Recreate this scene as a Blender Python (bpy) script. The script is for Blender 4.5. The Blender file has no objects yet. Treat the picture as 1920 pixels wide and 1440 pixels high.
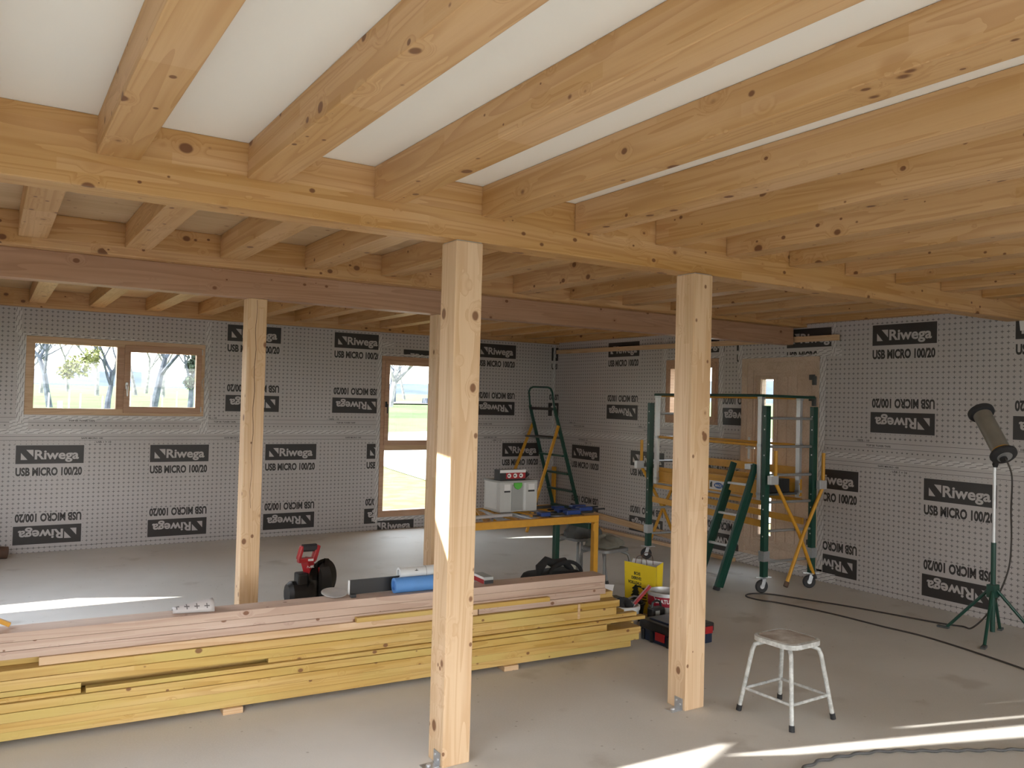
import bpy, bmesh, math, random
from mathutils import Vector, Matrix
from mathutils.geometry import delaunay_2d_cdt

sc = bpy.context.scene
C = sc.collection
PI = math.pi

# ------------------------------------------------------------------ camera
cam_d = bpy.data.cameras.new('camera')
cam_d.sensor_fit = 'HORIZONTAL'
cam_d.sensor_width = 36.0
cam_d.lens = 36.0 * 1551.03 / 1920.0
cam_d.clip_start = 0.05
cam_d.clip_end = 2000
cam = bpy.data.objects.new('camera', cam_d)
C.objects.link(cam)
_a, _b, _c = -0.56331998, 0.01985643, -0.02590267
_M = Matrix.Rotation(_a, 3, 'Z') @ Matrix.Rotation(_b, 3, 'X') @ Matrix.Rotation(_c, 3, 'Y')
_r, _f, _u = _M.col[0], _M.col[1], _M.col[2]
_R = Matrix((_r, _u, -_f)).transposed()
cam.matrix_world = Matrix.Translation((0, 0, 1.65)) @ _R.to_4x4()
sc.camera = cam

# ------------------------------------------------------------------ light
w = bpy.data.worlds.new('world')
sc.world = w
w.use_nodes = True
nt = w.node_tree
nt.nodes.clear()
tc = nt.nodes.new('ShaderNodeTexCoord')
sx = nt.nodes.new('ShaderNodeSeparateXYZ')
cr = nt.nodes.new('ShaderNodeValToRGB')
cr.color_ramp.elements[0].position = 0.0
cr.color_ramp.elements[0].color = (1.0, 0.98, 0.95, 1)
cr.color_ramp.elements[1].position = 0.75
cr.color_ramp.elements[1].color = (0.74, 0.84, 1.0, 1)
bg = nt.nodes.new('ShaderNodeBackground')
bg.inputs['Strength'].default_value = 2.6
wo = nt.nodes.new('ShaderNodeOutputWorld')
nt.links.new(tc.outputs['Generated'], sx.inputs[0])
nt.links.new(sx.outputs['Z'], cr.inputs[0])
nt.links.new(cr.outputs[0], bg.inputs['Color'])
nt.links.new(bg.outputs[0], wo.inputs['Surface'])

SUN = Vector((1.0, -0.31, -0.40))
sd = bpy.data.lights.new('sun', 'SUN')
sd.energy = 8.0
sd.angle = math.radians(0.55)
sd.color = (1.0, 0.955, 0.89)
sun = bpy.data.objects.new('sun', sd)
sun.rotation_euler = SUN.to_track_quat('-Z', 'Y').to_euler()
sun.location = (-8, 6, 6)
C.objects.link(sun)

vs = sc.view_settings
sc.display_settings.display_device = 'sRGB'
vs.view_transform = 'Standard'
vs.look = 'None'
vs.exposure = 1.85
vs.gamma = 1.0
vs.use_curve_mapping = False
sc.cycles.use_denoising = True
sc.cycles.max_bounces = 10
sc.cycles.diffuse_bounces = 6
sc.cycles.transparent_max_bounces = 12
sc.cycles.sample_clamp_indirect = 6.0
sc.cycles.caustics_reflective = False
sc.cycles.caustics_refractive = False

# ------------------------------------------------------------------ key measures (metres)
XW, YW, ZC = 6.773, 9.587, 2.632      # right wall face, back wall face, ceiling
XL, YR = -0.9, -4.6                   # left and rear wall faces (both outside the frame)

# ------------------------------------------------------------------ material helpers
def newmat(name):
    m = bpy.data.materials.new(name)
    m.use_nodes = True
    t = m.node_tree
    b = t.nodes['Principled BSDF']
    return m, t, b

def N(t, kind, **kw):
    n = t.nodes.new(kind)
    for k, v in kw.items():
        setattr(n, k, v)
    return n

def mathn(t, op, a, b=None):
    n = t.nodes.new('ShaderNodeMath'); n.operation = op
    for i, v in enumerate((a, b)):
        if v is None: continue
        if isinstance(v, (int, float)): n.inputs[i].default_value = v
        else: t.links.new(v, n.inputs[i])
    return n.outputs[0]

def mixc(t, fac, a, b, mode='MIX'):
    n = t.nodes.new('ShaderNodeMix'); n.data_type = 'RGBA'; n.blend_type = mode
    if isinstance(fac, (int, float)): n.inputs['Factor'].default_value = fac
    else: t.links.new(fac, n.inputs['Factor'])
    for s, v in (('A', a), ('B', b)):
        i = [q for q in n.inputs if q.name == s and q.type == 'RGBA'][0]
        if isinstance(v, tuple): i.default_value = (v[0], v[1], v[2], 1)
        else: t.links.new(v, i)
    return [q for q in n.outputs if q.type == 'RGBA'][0]

def smooth(t, v, a, b, c=0.0, d=1.0):
    n = t.nodes.new('ShaderNodeMapRange'); n.interpolation_type = 'SMOOTHSTEP'
    t.links.new(v, n.inputs['Value'])
    n.inputs['From Min'].default_value = a; n.inputs['From Max'].default_value = b
    n.inputs['To Min'].default_value = c; n.inputs['To Max'].default_value = d
    return n.outputs['Result']

def plain(name, col, rough=0.6, metal=0.0, var=0.12, scale=14.0, bump=0.0, spec=None):
    """a plain surface with slight procedural unevenness"""
    m, t, b = newmat(name)
    co = N(t, 'ShaderNodeTexCoord')
    no = N(t, 'ShaderNodeTexNoise'); no.inputs['Scale'].default_value = scale
    no.inputs['Detail'].default_value = 4
    t.links.new(co.outputs['Object'], no.inputs['Vector'])
    dark = tuple(c * (1 - var) for c in col); lite = tuple(min(1, c * (1 + var)) for c in col)
    t.links.new(mixc(t, no.outputs['Fac'], dark, lite), b.inputs['Base Color'])
    b.inputs['Roughness'].default_value = rough
    b.inputs['Metallic'].default_value = metal
    if spec is not None: b.inputs['Specular IOR Level'].default_value = spec
    if bump:
        bp = N(t, 'ShaderNodeBump'); bp.inputs['Strength'].default_value = bump
        bp.inputs['Distance'].default_value = 0.004
        t.links.new(no.outputs['Fac'], bp.inputs['Height'])
        t.links.new(bp.outputs[0], b.inputs['Normal'])
    return m

def woodmat(name, c1, c2, lam=0.042, knot=8.5, kr=0.16, knotcol=(0.16, 0.06, 0.022), rough=0.5,
            lamvar=0.055, grain=0.95, warp=1.0, stain=None):
    """spruce / pine: long axis of every piece is local X, lamellas stacked along local Z"""
    m, t, b = newmat(name)
    L = t.links.new
    co = N(t, 'ShaderNodeTexCoord'); oi = N(t, 'ShaderNodeObjectInfo')
    off = N(t, 'ShaderNodeVectorMath', operation='SCALE')
    cx = N(t, 'ShaderNodeCombineXYZ')
    L(mathn(t, 'MULTIPLY', oi.outputs['Random'], 37.1), cx.inputs[0])
    L(mathn(t, 'MULTIPLY', oi.outputs['Random'], 91.7), cx.inputs[1])
    L(mathn(t, 'MULTIPLY', oi.outputs['Random'], 53.3), cx.inputs[2])
    add = N(t, 'ShaderNodeVectorMath', operation='ADD')
    L(co.outputs['Object'], add.inputs[0]); L(cx.outputs[0], add.inputs[1])
    # knots: round spots
    kn = N(t, 'ShaderNodeVectorMath', operation='MULTIPLY'); kn.inputs[1].default_value = (0.75, 1, 1)
    L(add.outputs[0], kn.inputs[0])
    vo = N(t, 'ShaderNodeTexVoronoi'); vo.inputs['Scale'].default_value = knot
    vo.inputs['Randomness'].default_value = 1.0
    L(kn.outputs[0], vo.inputs['Vector'])
    sep = N(t, 'ShaderNodeSeparateColor'); L(vo.outputs['Color'], sep.inputs[0])
    rad = mathn(t, 'ADD', mathn(t, 'MULTIPLY', mathn(t, 'POWER', sep.outputs[0], 1.6), kr), 0.03 if kr else 0.0)
    if not kr: rad = mathn(t, 'ADD', rad, 0.00001)
    rel = mathn(t, 'DIVIDE', vo.outputs['Distance'], rad)
    kmask = smooth(t, rel, 1.15, 0.75)
    halo = smooth(t, rel, 3.2, 0.8)
    v2 = N(t, 'ShaderNodeTexVoronoi'); v2.inputs['Scale'].default_value = 13.0; L(kn.outputs[0], v2.inputs['Vector'])
    s2 = N(t, 'ShaderNodeSeparateColor'); L(v2.outputs['Color'], s2.inputs[0])
    r2 = mathn(t, 'ADD', mathn(t, 'MULTIPLY', mathn(t, 'MULTIPLY', mathn(t, 'GREATER_THAN', s2.outputs[1], 0.25), s2.outputs[0]), 0.15 if kr else 0.0), 0.001)
    k2 = smooth(t, mathn(t, 'DIVIDE', v2.outputs['Distance'], r2), 1.2, 0.7)
    kmask = mathn(t, 'MAXIMUM', kmask, k2)
    # grain: noise stretched along x, bent round the knots
    g = N(t, 'ShaderNodeVectorMath', operation='MULTIPLY'); g.inputs[1].default_value = (0.45, 10.0, 10.0)
    L(add.outputs[0], g.inputs[0])
    bend = N(t, 'ShaderNodeCombineXYZ'); hb = mathn(t, 'MULTIPLY', halo, 0.55 * warp)
    L(hb, bend.inputs[1]); L(hb, bend.inputs[2])
    ga = N(t, 'ShaderNodeVectorMath', operation='ADD'); L(g.outputs[0], ga.inputs[0]); L(bend.outputs[0], ga.inputs[1])
    no = N(t, 'ShaderNodeTexNoise'); no.inputs['Scale'].default_value = 1.0
    no.inputs['Detail'].default_value = 2; no.inputs['Distortion'].default_value = 0.5
    L(ga.outputs[0], no.inputs['Vector'])
    rings = mathn(t, 'FRACT', mathn(t, 'MULTIPLY', no.outputs['Fac'], 9.0))
    ringm = smooth(t, rings, 0.35, 1.0)
    fi = N(t, 'ShaderNodeVectorMath', operation='MULTIPLY'); fi.inputs[1].default_value = (4.0, 160.0, 160.0)
    L(add.outputs[0], fi.inputs[0])
    nf = N(t, 'ShaderNodeTexNoise'); nf.inputs['Scale'].default_value = 1.0; nf.inputs['Detail'].default_value = 2
    L(fi.outputs[0], nf.inputs['Vector'])
    base = mixc(t, mathn(t, 'MULTIPLY', ringm, 0.75 * grain), c1, c2)
    base = mixc(t, mathn(t, 'MULTIPLY', smooth(t, nf.outputs['Fac'], 0.3, 0.8), 0.22 * grain), base, c2)
    # broad tone changes
    nb = N(t, 'ShaderNodeTexNoise'); nb.inputs['Scale'].default_value = 1.0; nb.inputs['Detail'].default_value = 1
    gb = N(t, 'ShaderNodeVectorMath', operation='MULTIPLY'); gb.inputs[1].default_value = (0.8, 5.0, 5.0)
    L(add.outputs[0], gb.inputs[0]); L(gb.outputs[0], nb.inputs['Vector'])
    # lamellas with their own tone, finger-jointed every metre or two
    so = N(t, 'ShaderNodeSeparateXYZ'); L(co.outputs['Object'], so.inputs[0])
    lay = mathn(t, 'FLOOR', mathn(t, 'DIVIDE', so.outputs[2], lam))
    lx = mathn(t, 'FLOOR', mathn(t, 'ADD', mathn(t, 'DIVIDE', so.outputs[0], 1.45), mathn(t, 'MULTIPLY', lay, 0.37)))
    lc = N(t, 'ShaderNodeCombineXYZ'); L(lay, lc.inputs[0]); L(lx, lc.inputs[1])
    L(mathn(t, 'MULTIPLY', oi.outputs['Random'], 100), lc.inputs[2])
    wn = N(t, 'ShaderNodeTexWhiteNoise'); L(lc.outputs[0], wn.inputs['Vector'])
    tone = mathn(t, 'ADD', mathn(t, 'MULTIPLY', mathn(t, 'SUBTRACT', wn.outputs['Value'], 0.5), 2 * lamvar),
                 mathn(t, 'MULTIPLY', mathn(t, 'SUBTRACT', nb.outputs['Fac'], 0.5), 0.35))
    hs = N(t, 'ShaderNodeHueSaturation'); L(mathn(t, 'ADD', tone, 1.0), hs.inputs['Value']); L(base, hs.inputs['Color'])
    L(mathn(t, 'SUBTRACT', 1.0, mathn(t, 'MULTIPLY', tone, 0.8)), hs.inputs['Saturation'])
    col = mixc(t, mathn(t, 'MULTIPLY', halo, 0.30), hs.outputs[0], c2)
    if stain:
        ns = N(t, 'ShaderNodeTexNoise'); ns.inputs['Scale'].default_value = 1.4; ns.inputs['Detail'].default_value = 3
        L(add.outputs[0], ns.inputs['Vector'])
        col = mixc(t, smooth(t, ns.outputs['Fac'], 0.45, 0.7), col, stain)
    col = mixc(t, mathn(t, 'MULTIPLY', kmask, 0.86), col, knotcol)
    L(col, b.inputs['Base Color'])
    b.inputs['Roughness'].default_value = rough
    b.inputs['Specular IOR Level'].default_value = 0.35
    bp = N(t, 'ShaderNodeBump'); bp.inputs['Strength'].default_value = 0.12; bp.inputs['Distance'].default_value = 0.002
    L(nf.outputs['Fac'], bp.inputs['Height']); L(bp.outputs[0], b.inputs['Normal'])
    return m

M = {}
M['glulam'] = woodmat('glulam', (0.557, 0.334, 0.144), (0.431, 0.227, 0.081), knotcol=(0.13, 0.045, 0.016))
M['joist'] = woodmat('joist_wood', (0.544, 0.334, 0.151), (0.428, 0.233, 0.089), knotcol=(0.13, 0.045, 0.016))
M['post'] = woodmat('post_wood', (0.68, 0.495, 0.315), (0.56, 0.36, 0.20), lamvar=0.06)
M['pinkbeam'] = woodmat('old_beam_wood', (0.450, 0.270, 0.171), (0.351, 0.194, 0.113), lam=0.2, lamvar=0.03, kr=0.13)
M['pinkplank'] = woodmat('larch_plank', (0.52, 0.39, 0.31), (0.42, 0.29, 0.225), lam=0.5, lamvar=0.05, kr=0.09)
M['yellow'] = woodmat('treated_yellow_timber', (0.55, 0.365, 0.115), (0.42, 0.25, 0.06), lam=0.5, lamvar=0.06, kr=0.10,
                      stain=(0.52, 0.39, 0.12))
M['batten'] = woodmat('batten_wood', (0.62, 0.44, 0.27), (0.5, 0.31, 0.16), lam=0.5, lamvar=0.03, kr=0.08)
M['frame'] = woodmat('larch_frame', (0.62, 0.44, 0.28), (0.50, 0.33, 0.20), lam=0.5, lamvar=0.02, kr=0.0, knot=1.0)
M['framedark'] = woodmat('larch_frame_dark', (0.50, 0.32, 0.21), (0.40, 0.24, 0.15), lam=0.5, lamvar=0.02, kr=0.0, knot=1.0)
M['door'] = woodmat('door_wood', (0.56, 0.44, 0.34), (0.47, 0.35, 0.26), lam=0.5, lamvar=0.02, kr=0.0, knot=1.0)
M['panel'] = woodmat('ceiling_panel_wood', (0.540, 0.387, 0.225), (0.468, 0.315, 0.162), lam=5, lamvar=0.03, kr=0.05)
M['white'] = plain('white_board', (0.82, 0.79, 0.70), 0.75, var=0.015, scale=3)
M['green'] = plain('green_paint', (0.007, 0.052, 0.036), 0.35, var=0.2, scale=30)
M['amber'] = plain('amber_paint', (0.60, 0.30, 0.025), 0.45, var=0.15, scale=20)
M['steel'] = plain('galvanised_steel', (0.50, 0.52, 0.54), 0.38, metal=0.85, var=0.15, scale=60)
M['dullsteel'] = plain('dull_grey_tube', (0.22, 0.225, 0.23), 0.4, metal=0.4, var=0.15, scale=40)
M['alu'] = plain('aluminium', (0.62, 0.63, 0.64), 0.4, metal=0.6, var=0.1, scale=40)
M['black'] = plain('black_plastic', (0.013, 0.013, 0.014), 0.45, var=0.2)
M['rubber'] = plain('black_rubber', (0.022, 0.022, 0.024), 0.7, var=0.2)
M['blackcloth'] = plain('black_cloth', (0.02, 0.021, 0.023), 0.9, var=0.35, bump=0.4, scale=25)
M['darkcloth'] = plain('dark_grey_cloth', (0.075, 0.08, 0.08), 0.9, var=0.3, bump=0.5, scale=20)
M['greycloth'] = plain('grey_green_cloth', (0.17, 0.165, 0.135), 0.9, var=0.3, bump=0.5, scale=12)
M['red'] = plain('red_plastic', (0.36, 0.014, 0.018), 0.35, var=0.1)
M['darkred'] = plain('dark_red_paint', (0.30, 0.012, 0.03), 0.35, var=0.1)
M['yellowpaper'] = plain('yellow_paper', (0.80, 0.60, 0.02), 0.55, var=0.05, scale=8)
M['paper'] = plain('white_paper', (0.72, 0.72, 0.72), 0.7, var=0.04)
M['grey'] = plain('light_grey_plastic', (0.50, 0.51, 0.50), 0.5, var=0.04)
M['midgrey'] = plain('mid_grey_plastic', (0.33, 0.34, 0.33), 0.5, var=0.05)
M['limegreen'] = plain('lime_green_plastic', (0.09, 0.45, 0.05), 0.4, var=0.05)
M['blue'] = plain('blue_plastic', (0.015, 0.045, 0.20), 0.35, var=0.1)
M['navy'] = plain('dark_blue_plastic', (0.012, 0.022, 0.05), 0.4, var=0.15)
M['foam'] = plain('blue_foam', (0.10, 0.27, 0.62), 0.6, var=0.08)
M['cable'] = plain('black_cable', (0.045, 0.038, 0.034), 0.6, var=0.2)
M['greycable'] = plain('grey_cable', (0.10, 0.10, 0.10), 0.6, var=0.1)
M['whiteplastic'] = plain('white_plastic', (0.62, 0.64, 0.64), 0.4, var=0.05)
M['brown'] = plain('brown_leather', (0.10, 0.055, 0.035), 0.7, var=0.2)
M['cord'] = plain('white_cord', (0.55, 0.55, 0.52), 0.7)
M['ink'] = plain('black_print', (0.028, 0.024, 0.023), 0.45, var=0.1)
M['inkwhite'] = plain('white_print', (0.75, 0.75, 0.74), 0.5, var=0.02)
M['inkblack'] = plain('dark_print', (0.02, 0.03, 0.02), 0.5, var=0.05)
M['inkblue'] = plain('blue_print', (0.02, 0.09, 0.32), 0.5, var=0.05)
M['crack'] = plain('dark_crack', (0.10, 0.05, 0.025), 0.9)
M['whitepaint'] = None

def worn_white():
    m, t, b = newmat('worn_white_enamel')
    co = N(t, 'ShaderNodeTexCoord'); no = N(t, 'ShaderNodeTexNoise')
    no.inputs['Scale'].default_value = 26; no.inputs['Detail'].default_value = 6; no.inputs['Roughness'].default_value = 0.7
    t.links.new(co.outputs['Object'], no.inputs['Vector'])
    c = mixc(t, smooth(t, no.outputs['Fac'], 0.40, 0.62), (0.42, 0.43, 0.42), (0.62, 0.64, 0.63))
    c = mixc(t, smooth(t, no.outputs['Fac'], 0.34, 0.30), c, (0.05, 0.045, 0.04))
    t.links.new(c, b.inputs['Base Color']); b.inputs['Roughness'].default_value = 0.38
    return m
M['whitepaint'] = worn_white()

def seatmat():
    m, t, b = newmat('worn_plywood_seat')
    co = N(t, 'ShaderNodeTexCoord'); no = N(t, 'ShaderNodeTexNoise')
    no.inputs['Scale'].default_value = 9; no.inputs['Detail'].default_value = 6
    t.links.new(co.outputs['Object'], no.inputs['Vector'])
    c = mixc(t, smooth(t, no.outputs['Fac'], 0.35, 0.65), (0.30, 0.24, 0.19), (0.62, 0.60, 0.57))
    t.links.new(c, b.inputs['Base Color']); b.inputs['Roughness'].default_value = 0.4
    return m
M['seat'] = seatmat()
M['sunblock'] = plain('sun_block_surface', (0.30, 0.28, 0.25), 0.9, var=0.05, scale=1)  # surface of the added walls that block the sun

def floormat():
    m, t, b = newmat('screed_floor')
    co = N(t, 'ShaderNodeTexCoord'); L = t.links.new
    a = N(t, 'ShaderNodeTexNoise'); a.inputs['Scale'].default_value = 0.9; a.inputs['Detail'].default_value = 5
    f = N(t, 'ShaderNodeTexNoise'); f.inputs['Scale'].default_value = 110; f.inputs['Detail'].default_value = 3
    v = N(t, 'ShaderNodeTexVoronoi'); v.inputs['Scale'].default_value = 9
    for n in (a, f, v): L(co.outputs['Object'], n.inputs['Vector'])
    c = mixc(t, smooth(t, a.outputs['Fac'], 0.35, 0.68), (0.57, 0.55, 0.505), (0.66, 0.645, 0.605))
    c = mixc(t, mathn(t, 'MULTIPLY', smooth(t, f.outputs['Fac'], 0.40, 0.7), 0.35), c, (0.66, 0.64, 0.60))
    sp = smooth(t, v.outputs['Distance'], 0.075, 0.045)
    c = mixc(t, mathn(t, 'MULTIPLY', sp, 0.5), c, (0.26, 0.23, 0.19))
    st = N(t, 'ShaderNodeTexNoise'); st.inputs['Scale'].default_value = 2.3; st.inputs['Detail'].default_value = 6
    L(co.outputs['Object'], st.inputs['Vector'])
    c = mixc(t, mathn(t, 'MULTIPLY', smooth(t, st.outputs['Fac'], 0.60, 0.72), 0.45), c, (0.38, 0.34, 0.29))
    L(c, b.inputs['Base Color']); b.inputs['Roughness'].default_value = 0.62
    b.inputs['Specular IOR Level'].default_value = 0.35
    bp = N(t, 'ShaderNodeBump'); bp.inputs['Strength'].default_value = 0.25; bp.inputs['Distance'].default_value = 0.003
    L(f.outputs['Fac'], bp.inputs['Height']); L(bp.outputs[0], b.inputs['Normal'])
    return m
M['floor'] = floormat()

def membranemat(name, axis, crosses=True):
    """grey vapour membrane with its printed grid of small crosses (object coords: axis, Z)"""
    m, t, b = newmat(name); L = t.links.new
    co = N(t, 'ShaderNodeTexCoord'); s = N(t, 'ShaderNodeSeparateXYZ'); L(co.outputs['Object'], s.inputs[0])
    no = N(t, 'ShaderNodeTexNoise'); no.inputs['Scale'].default_value = 2.2; no.inputs['Detail'].default_value = 3
    L(co.outputs['Object'], no.inputs['Vector'])
    c = mixc(t, no.outputs['Fac'], (0.445, 0.418, 0.408), (0.505, 0.483, 0.478))
    if crosses:
        def cell(v, p, o):
            fr = mathn(t, 'FRACT', mathn(t, 'DIVIDE', mathn(t, 'ADD', v, o), p))
            return mathn(t, 'MULTIPLY', mathn(t, 'ABSOLUTE', mathn(t, 'SUBTRACT', fr, 0.5)), p)
        h = cell(s.outputs[axis], 0.0475, 10.0); z = cell(s.outputs[2], 0.045, 10.012)
        hor = mathn(t, 'MULTIPLY', mathn(t, 'LESS_THAN', h, 0.0125), mathn(t, 'LESS_THAN', z, 0.0024))
        ver = mathn(t, 'MULTIPLY', mathn(t, 'LESS_THAN', z, 0.0115), mathn(t, 'LESS_THAN', h, 0.0024))
        cm = mathn(t, 'MAXIMUM', hor, ver)
        c = mixc(t, mathn(t, 'MULTIPLY', cm, 0.85), c, (0.05, 0.042, 0.045))
    L(c, b.inputs['Base Color']); b.inputs['Roughness'].default_value = 0.42
    bp = N(t, 'ShaderNodeBump'); bp.inputs['Strength'].default_value = 0.25; bp.inputs['Distance'].default_value = 0.03
    n2 = N(t, 'ShaderNodeTexNoise'); n2.inputs['Scale'].default_value = 3.0; L(co.outputs['Object'], n2.inputs['Vector'])
    L(n2.outputs['Fac'], bp.inputs['Height']); L(bp.outputs[0], b.inputs['Normal'])
    return m
M['mem_x'] = membranemat('membrane_x', 0)
M['mem_y'] = membranemat('membrane_y', 1)
M['mem_plain'] = membranemat('membrane_plain', 0, False)

def tapemat():
    m, t, b = newmat('sealing_tape'); L = t.links.new
    co = N(t, 'ShaderNodeTexCoord'); s = N(t, 'ShaderNodeSeparateXYZ'); L(co.outputs['UV'], s.inputs[0])
    # short slanted dashes printed in staggered rows (uv in metres)
    v = mathn(t, 'DIVIDE', s.outputs[1], 0.020); row = mathn(t, 'FLOOR', v); fv = mathn(t, 'FRACT', v)
    u = mathn(t, 'ADD', mathn(t, 'DIVIDE', s.outputs[0], 0.095), mathn(t, 'MULTIPLY', row, 0.43))
    fu = mathn(t, 'FRACT', u)
    slant = mathn(t, 'SUBTRACT', fv, mathn(t, 'ADD', 0.2, mathn(t, 'MULTIPLY', fu, 0.8)))
    d = mathn(t, 'MULTIPLY', mathn(t, 'LESS_THAN', mathn(t, 'ABSOLUTE', slant), 0.13), mathn(t, 'LESS_THAN', fu, 0.62))
    no = N(t, 'ShaderNodeTexNoise'); no.inputs['Scale'].default_value = 25; L(co.outputs['Object'], no.inputs['Vector'])
    base = mixc(t, no.outputs['Fac'], (0.50, 0.485, 0.475), (0.64, 0.625, 0.615))
    L(mixc(t, mathn(t, 'MULTIPLY', d, 0.8), base, (0.07, 0.065, 0.065)), b.inputs['Base Color'])
    b.inputs['Roughness'].default_value = 0.28
    bp = N(t, 'ShaderNodeBump'); bp.inputs['Strength'].default_value = 0.6; bp.inputs['Distance'].default_value = 0.006
    L(no.outputs['Fac'], bp.inputs['Height']); L(bp.outputs[0], b.inputs['Normal'])
    return m
M['tape'] = tapemat()

def glassmat(name='glass', refl=0.02, tint=(0.95, 0.97, 0.96)):
    m = bpy.data.materials.new(name); m.use_nodes = True; t = m.node_tree; t.nodes.clear()
    o = N(t, 'ShaderNodeOutputMaterial'); tr = N(t, 'ShaderNodeBsdfTransparent'); tr.inputs[0].default_value = (*tint, 1)
    gl = N(t, 'ShaderNodeBsdfGlossy'); gl.inputs['Roughness'].default_value = 0.02
    mx = N(t, 'ShaderNodeMixShader'); mx.inputs[0].default_value = refl
    t.links.new(tr.outputs[0], mx.inputs[1]); t.links.new(gl.outputs[0], mx.inputs[2]); t.links.new(mx.outputs[0], o.inputs['Surface'])
    return m
M['glass'] = glassmat()
M['smoke'] = glassmat('smoked_glass', 0.06, (0.22, 0.21, 0.2))

# ------------------------------------------------------------------ mesh helpers
class MB:
    def __init__(s):
        s.v = []; s.f = []; s.m = []; s.uv = {}
    def add(s, vs, fs, m=0):
        o = len(s.v); s.v += [Vector(p) for p in vs]
        for f in fs:
            s.f.append(tuple(o + i for i in f)); s.m.append(m)
    def box(s, a, b, m=0):
        x0, y0, z0 = a; x1, y1, z1 = b
        s.add([(x0,y0,z0),(x1,y0,z0),(x1,y1,z0),(x0,y1,z0),(x0,y0,z1),(x1,y0,z1),(x1,y1,z1),(x0,y1,z1)],
              [(0,3,2,1),(4,5,6,7),(0,1,5,4),(1,2,6,5),(2,3,7,6),(3,0,4,7)], m)
    def cbox(s, c, d, m=0, rot=None):
        h = Vector(d) / 2; vs = []
        for z in (-1, 1):
            for x, y in ((-1,-1),(1,-1),(1,1),(-1,1)):
                p = Vector((x*h.x, y*h.y, z*h.z))
                if rot is not None: p = rot @ p
                vs.append(p + Vector(c))
        s.add(vs, [(0,3,2,1),(4,5,6,7),(0,1,5,4),(1,2,6,5),(2,3,7,6),(3,0,4,7)], m)
    def bar(s, p0, p1, wd, ht, m=0, up=(0,0,1), ch=0.0):
        p0 = Vector(p0); p1 = Vector(p1); d = (p1 - p0).normalized()
        u = Vector(up)
        if abs(d.dot(u)) > 0.98: u = Vector((1, 0, 0))
        sd_ = d.cross(u).normalized(); u = sd_.cross(d).normalized()
        if ch:
            w2, h2 = wd/2, ht/2
            pr = [(-w2+ch,-h2),(w2-ch,-h2),(w2,-h2+ch),(w2,h2-ch),(w2-ch,h2),(-w2+ch,h2),(-w2,h2-ch),(-w2,-h2+ch)]
        else:
            pr = [(-wd/2,-ht/2),(wd/2,-ht/2),(wd/2,ht/2),(-wd/2,ht/2)]
        n = len(pr); vs = [p + sd_*a + u*b for p in (p0, p1) for a, b in pr]
        fs = [tuple((i, (i+1) % n, n+(i+1) % n, n+i)) for i in range(n)] + [tuple(range(n))[::-1], tuple(range(n, 2*n))]
        s.add(vs, fs, m)
    def tube(s, pts, r, n=10, m=0, caps=True, radii=None):
        pts = [Vector(p) for p in pts]; o = len(s.v); prev = None
        for i, p in enumerate(pts):
            a = pts[max(0, i-1)]; b = pts[min(len(pts)-1, i+1)]; d = (b - a).normalized()
            if prev is None:
                u = Vector((0, 0, 1)) if abs(d.z) < 0.9 else Vector((1, 0, 0))
                u = (u - d*u.dot(d)).normalized()
            else:
                u = prev - d*prev.dot(d)
                u = u.normalized() if u.length > 1e-6 else d.orthogonal().normalized()
            prev = u; w_ = d.cross(u); rr = radii[i] if radii else r
            for k in range(n):
                t_ = 2*PI*k/n; s.v.append(p + (u*math.cos(t_) + w_*math.sin(t_))*rr)
        for i in range(len(pts)-1):
            for k in range(n):
                a = o+i*n+k; b = o+i*n+(k+1) % n
                s.f.append((a, b, b+n, a+n)); s.m.append(m)
        if caps:
            s.f.append(tuple(o+k for k in range(n))[::-1]); s.m.append(m)
            e = o+(len(pts)-1)*n; s.f.append(tuple(e+k for k in range(n))); s.m.append(m)
    def cyl(s, a, b, r, n=20, m=0): s.tube([a, b], r, n, m)
    def lathe(s, prof, n=28, m=0, c=(0,0,0), rot=None, cap0=True, cap1=True, sx=1, sy=1):
        o = len(s.v)
        for r, z in prof:
            for k in range(n):
                t_ = 2*PI*k/n; p = Vector((r*math.cos(t_)*sx, r*math.sin(t_)*sy, z))
                if rot is not None: p = rot @ p
                s.v.append(p + Vector(c))
        for i in range(len(prof)-1):
            for k in range(n):
                a = o+i*n+k; b = o+i*n+(k+1) % n
                s.f.append((a, b, b+n, a+n)); s.m.append(m)
        if cap0: s.f.append(tuple(o+k for k in range(n))[::-1]); s.m.append(m)
        if cap1:
            e = o+(len(prof)-1)*n; s.f.append(tuple(e+k for k in range(n))); s.m.append(m)
    def prism(s, poly, z0, z1, m=0, T=None):
        n = len(poly); vs = [Vector((x, y, z)) for z in (z0, z1) for x, y in poly]
        if T is not None: vs = [T @ v for v in vs]
        s.add(vs, [(i, (i+1) % n, n+(i+1) % n, n+i) for i in range(n)] + [tuple(range(n))[::-1], tuple(range(n, 2*n))], m)
    def merge(s, o, T=None, mo=0):
        b = len(s.v); s.v += [(T @ v) if T is not None else v.copy() for v in o.v]
        for f, mi in zip(o.f, o.m): s.f.append(tuple(b+i for i in f)); s.m.append(mi+mo)
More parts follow.
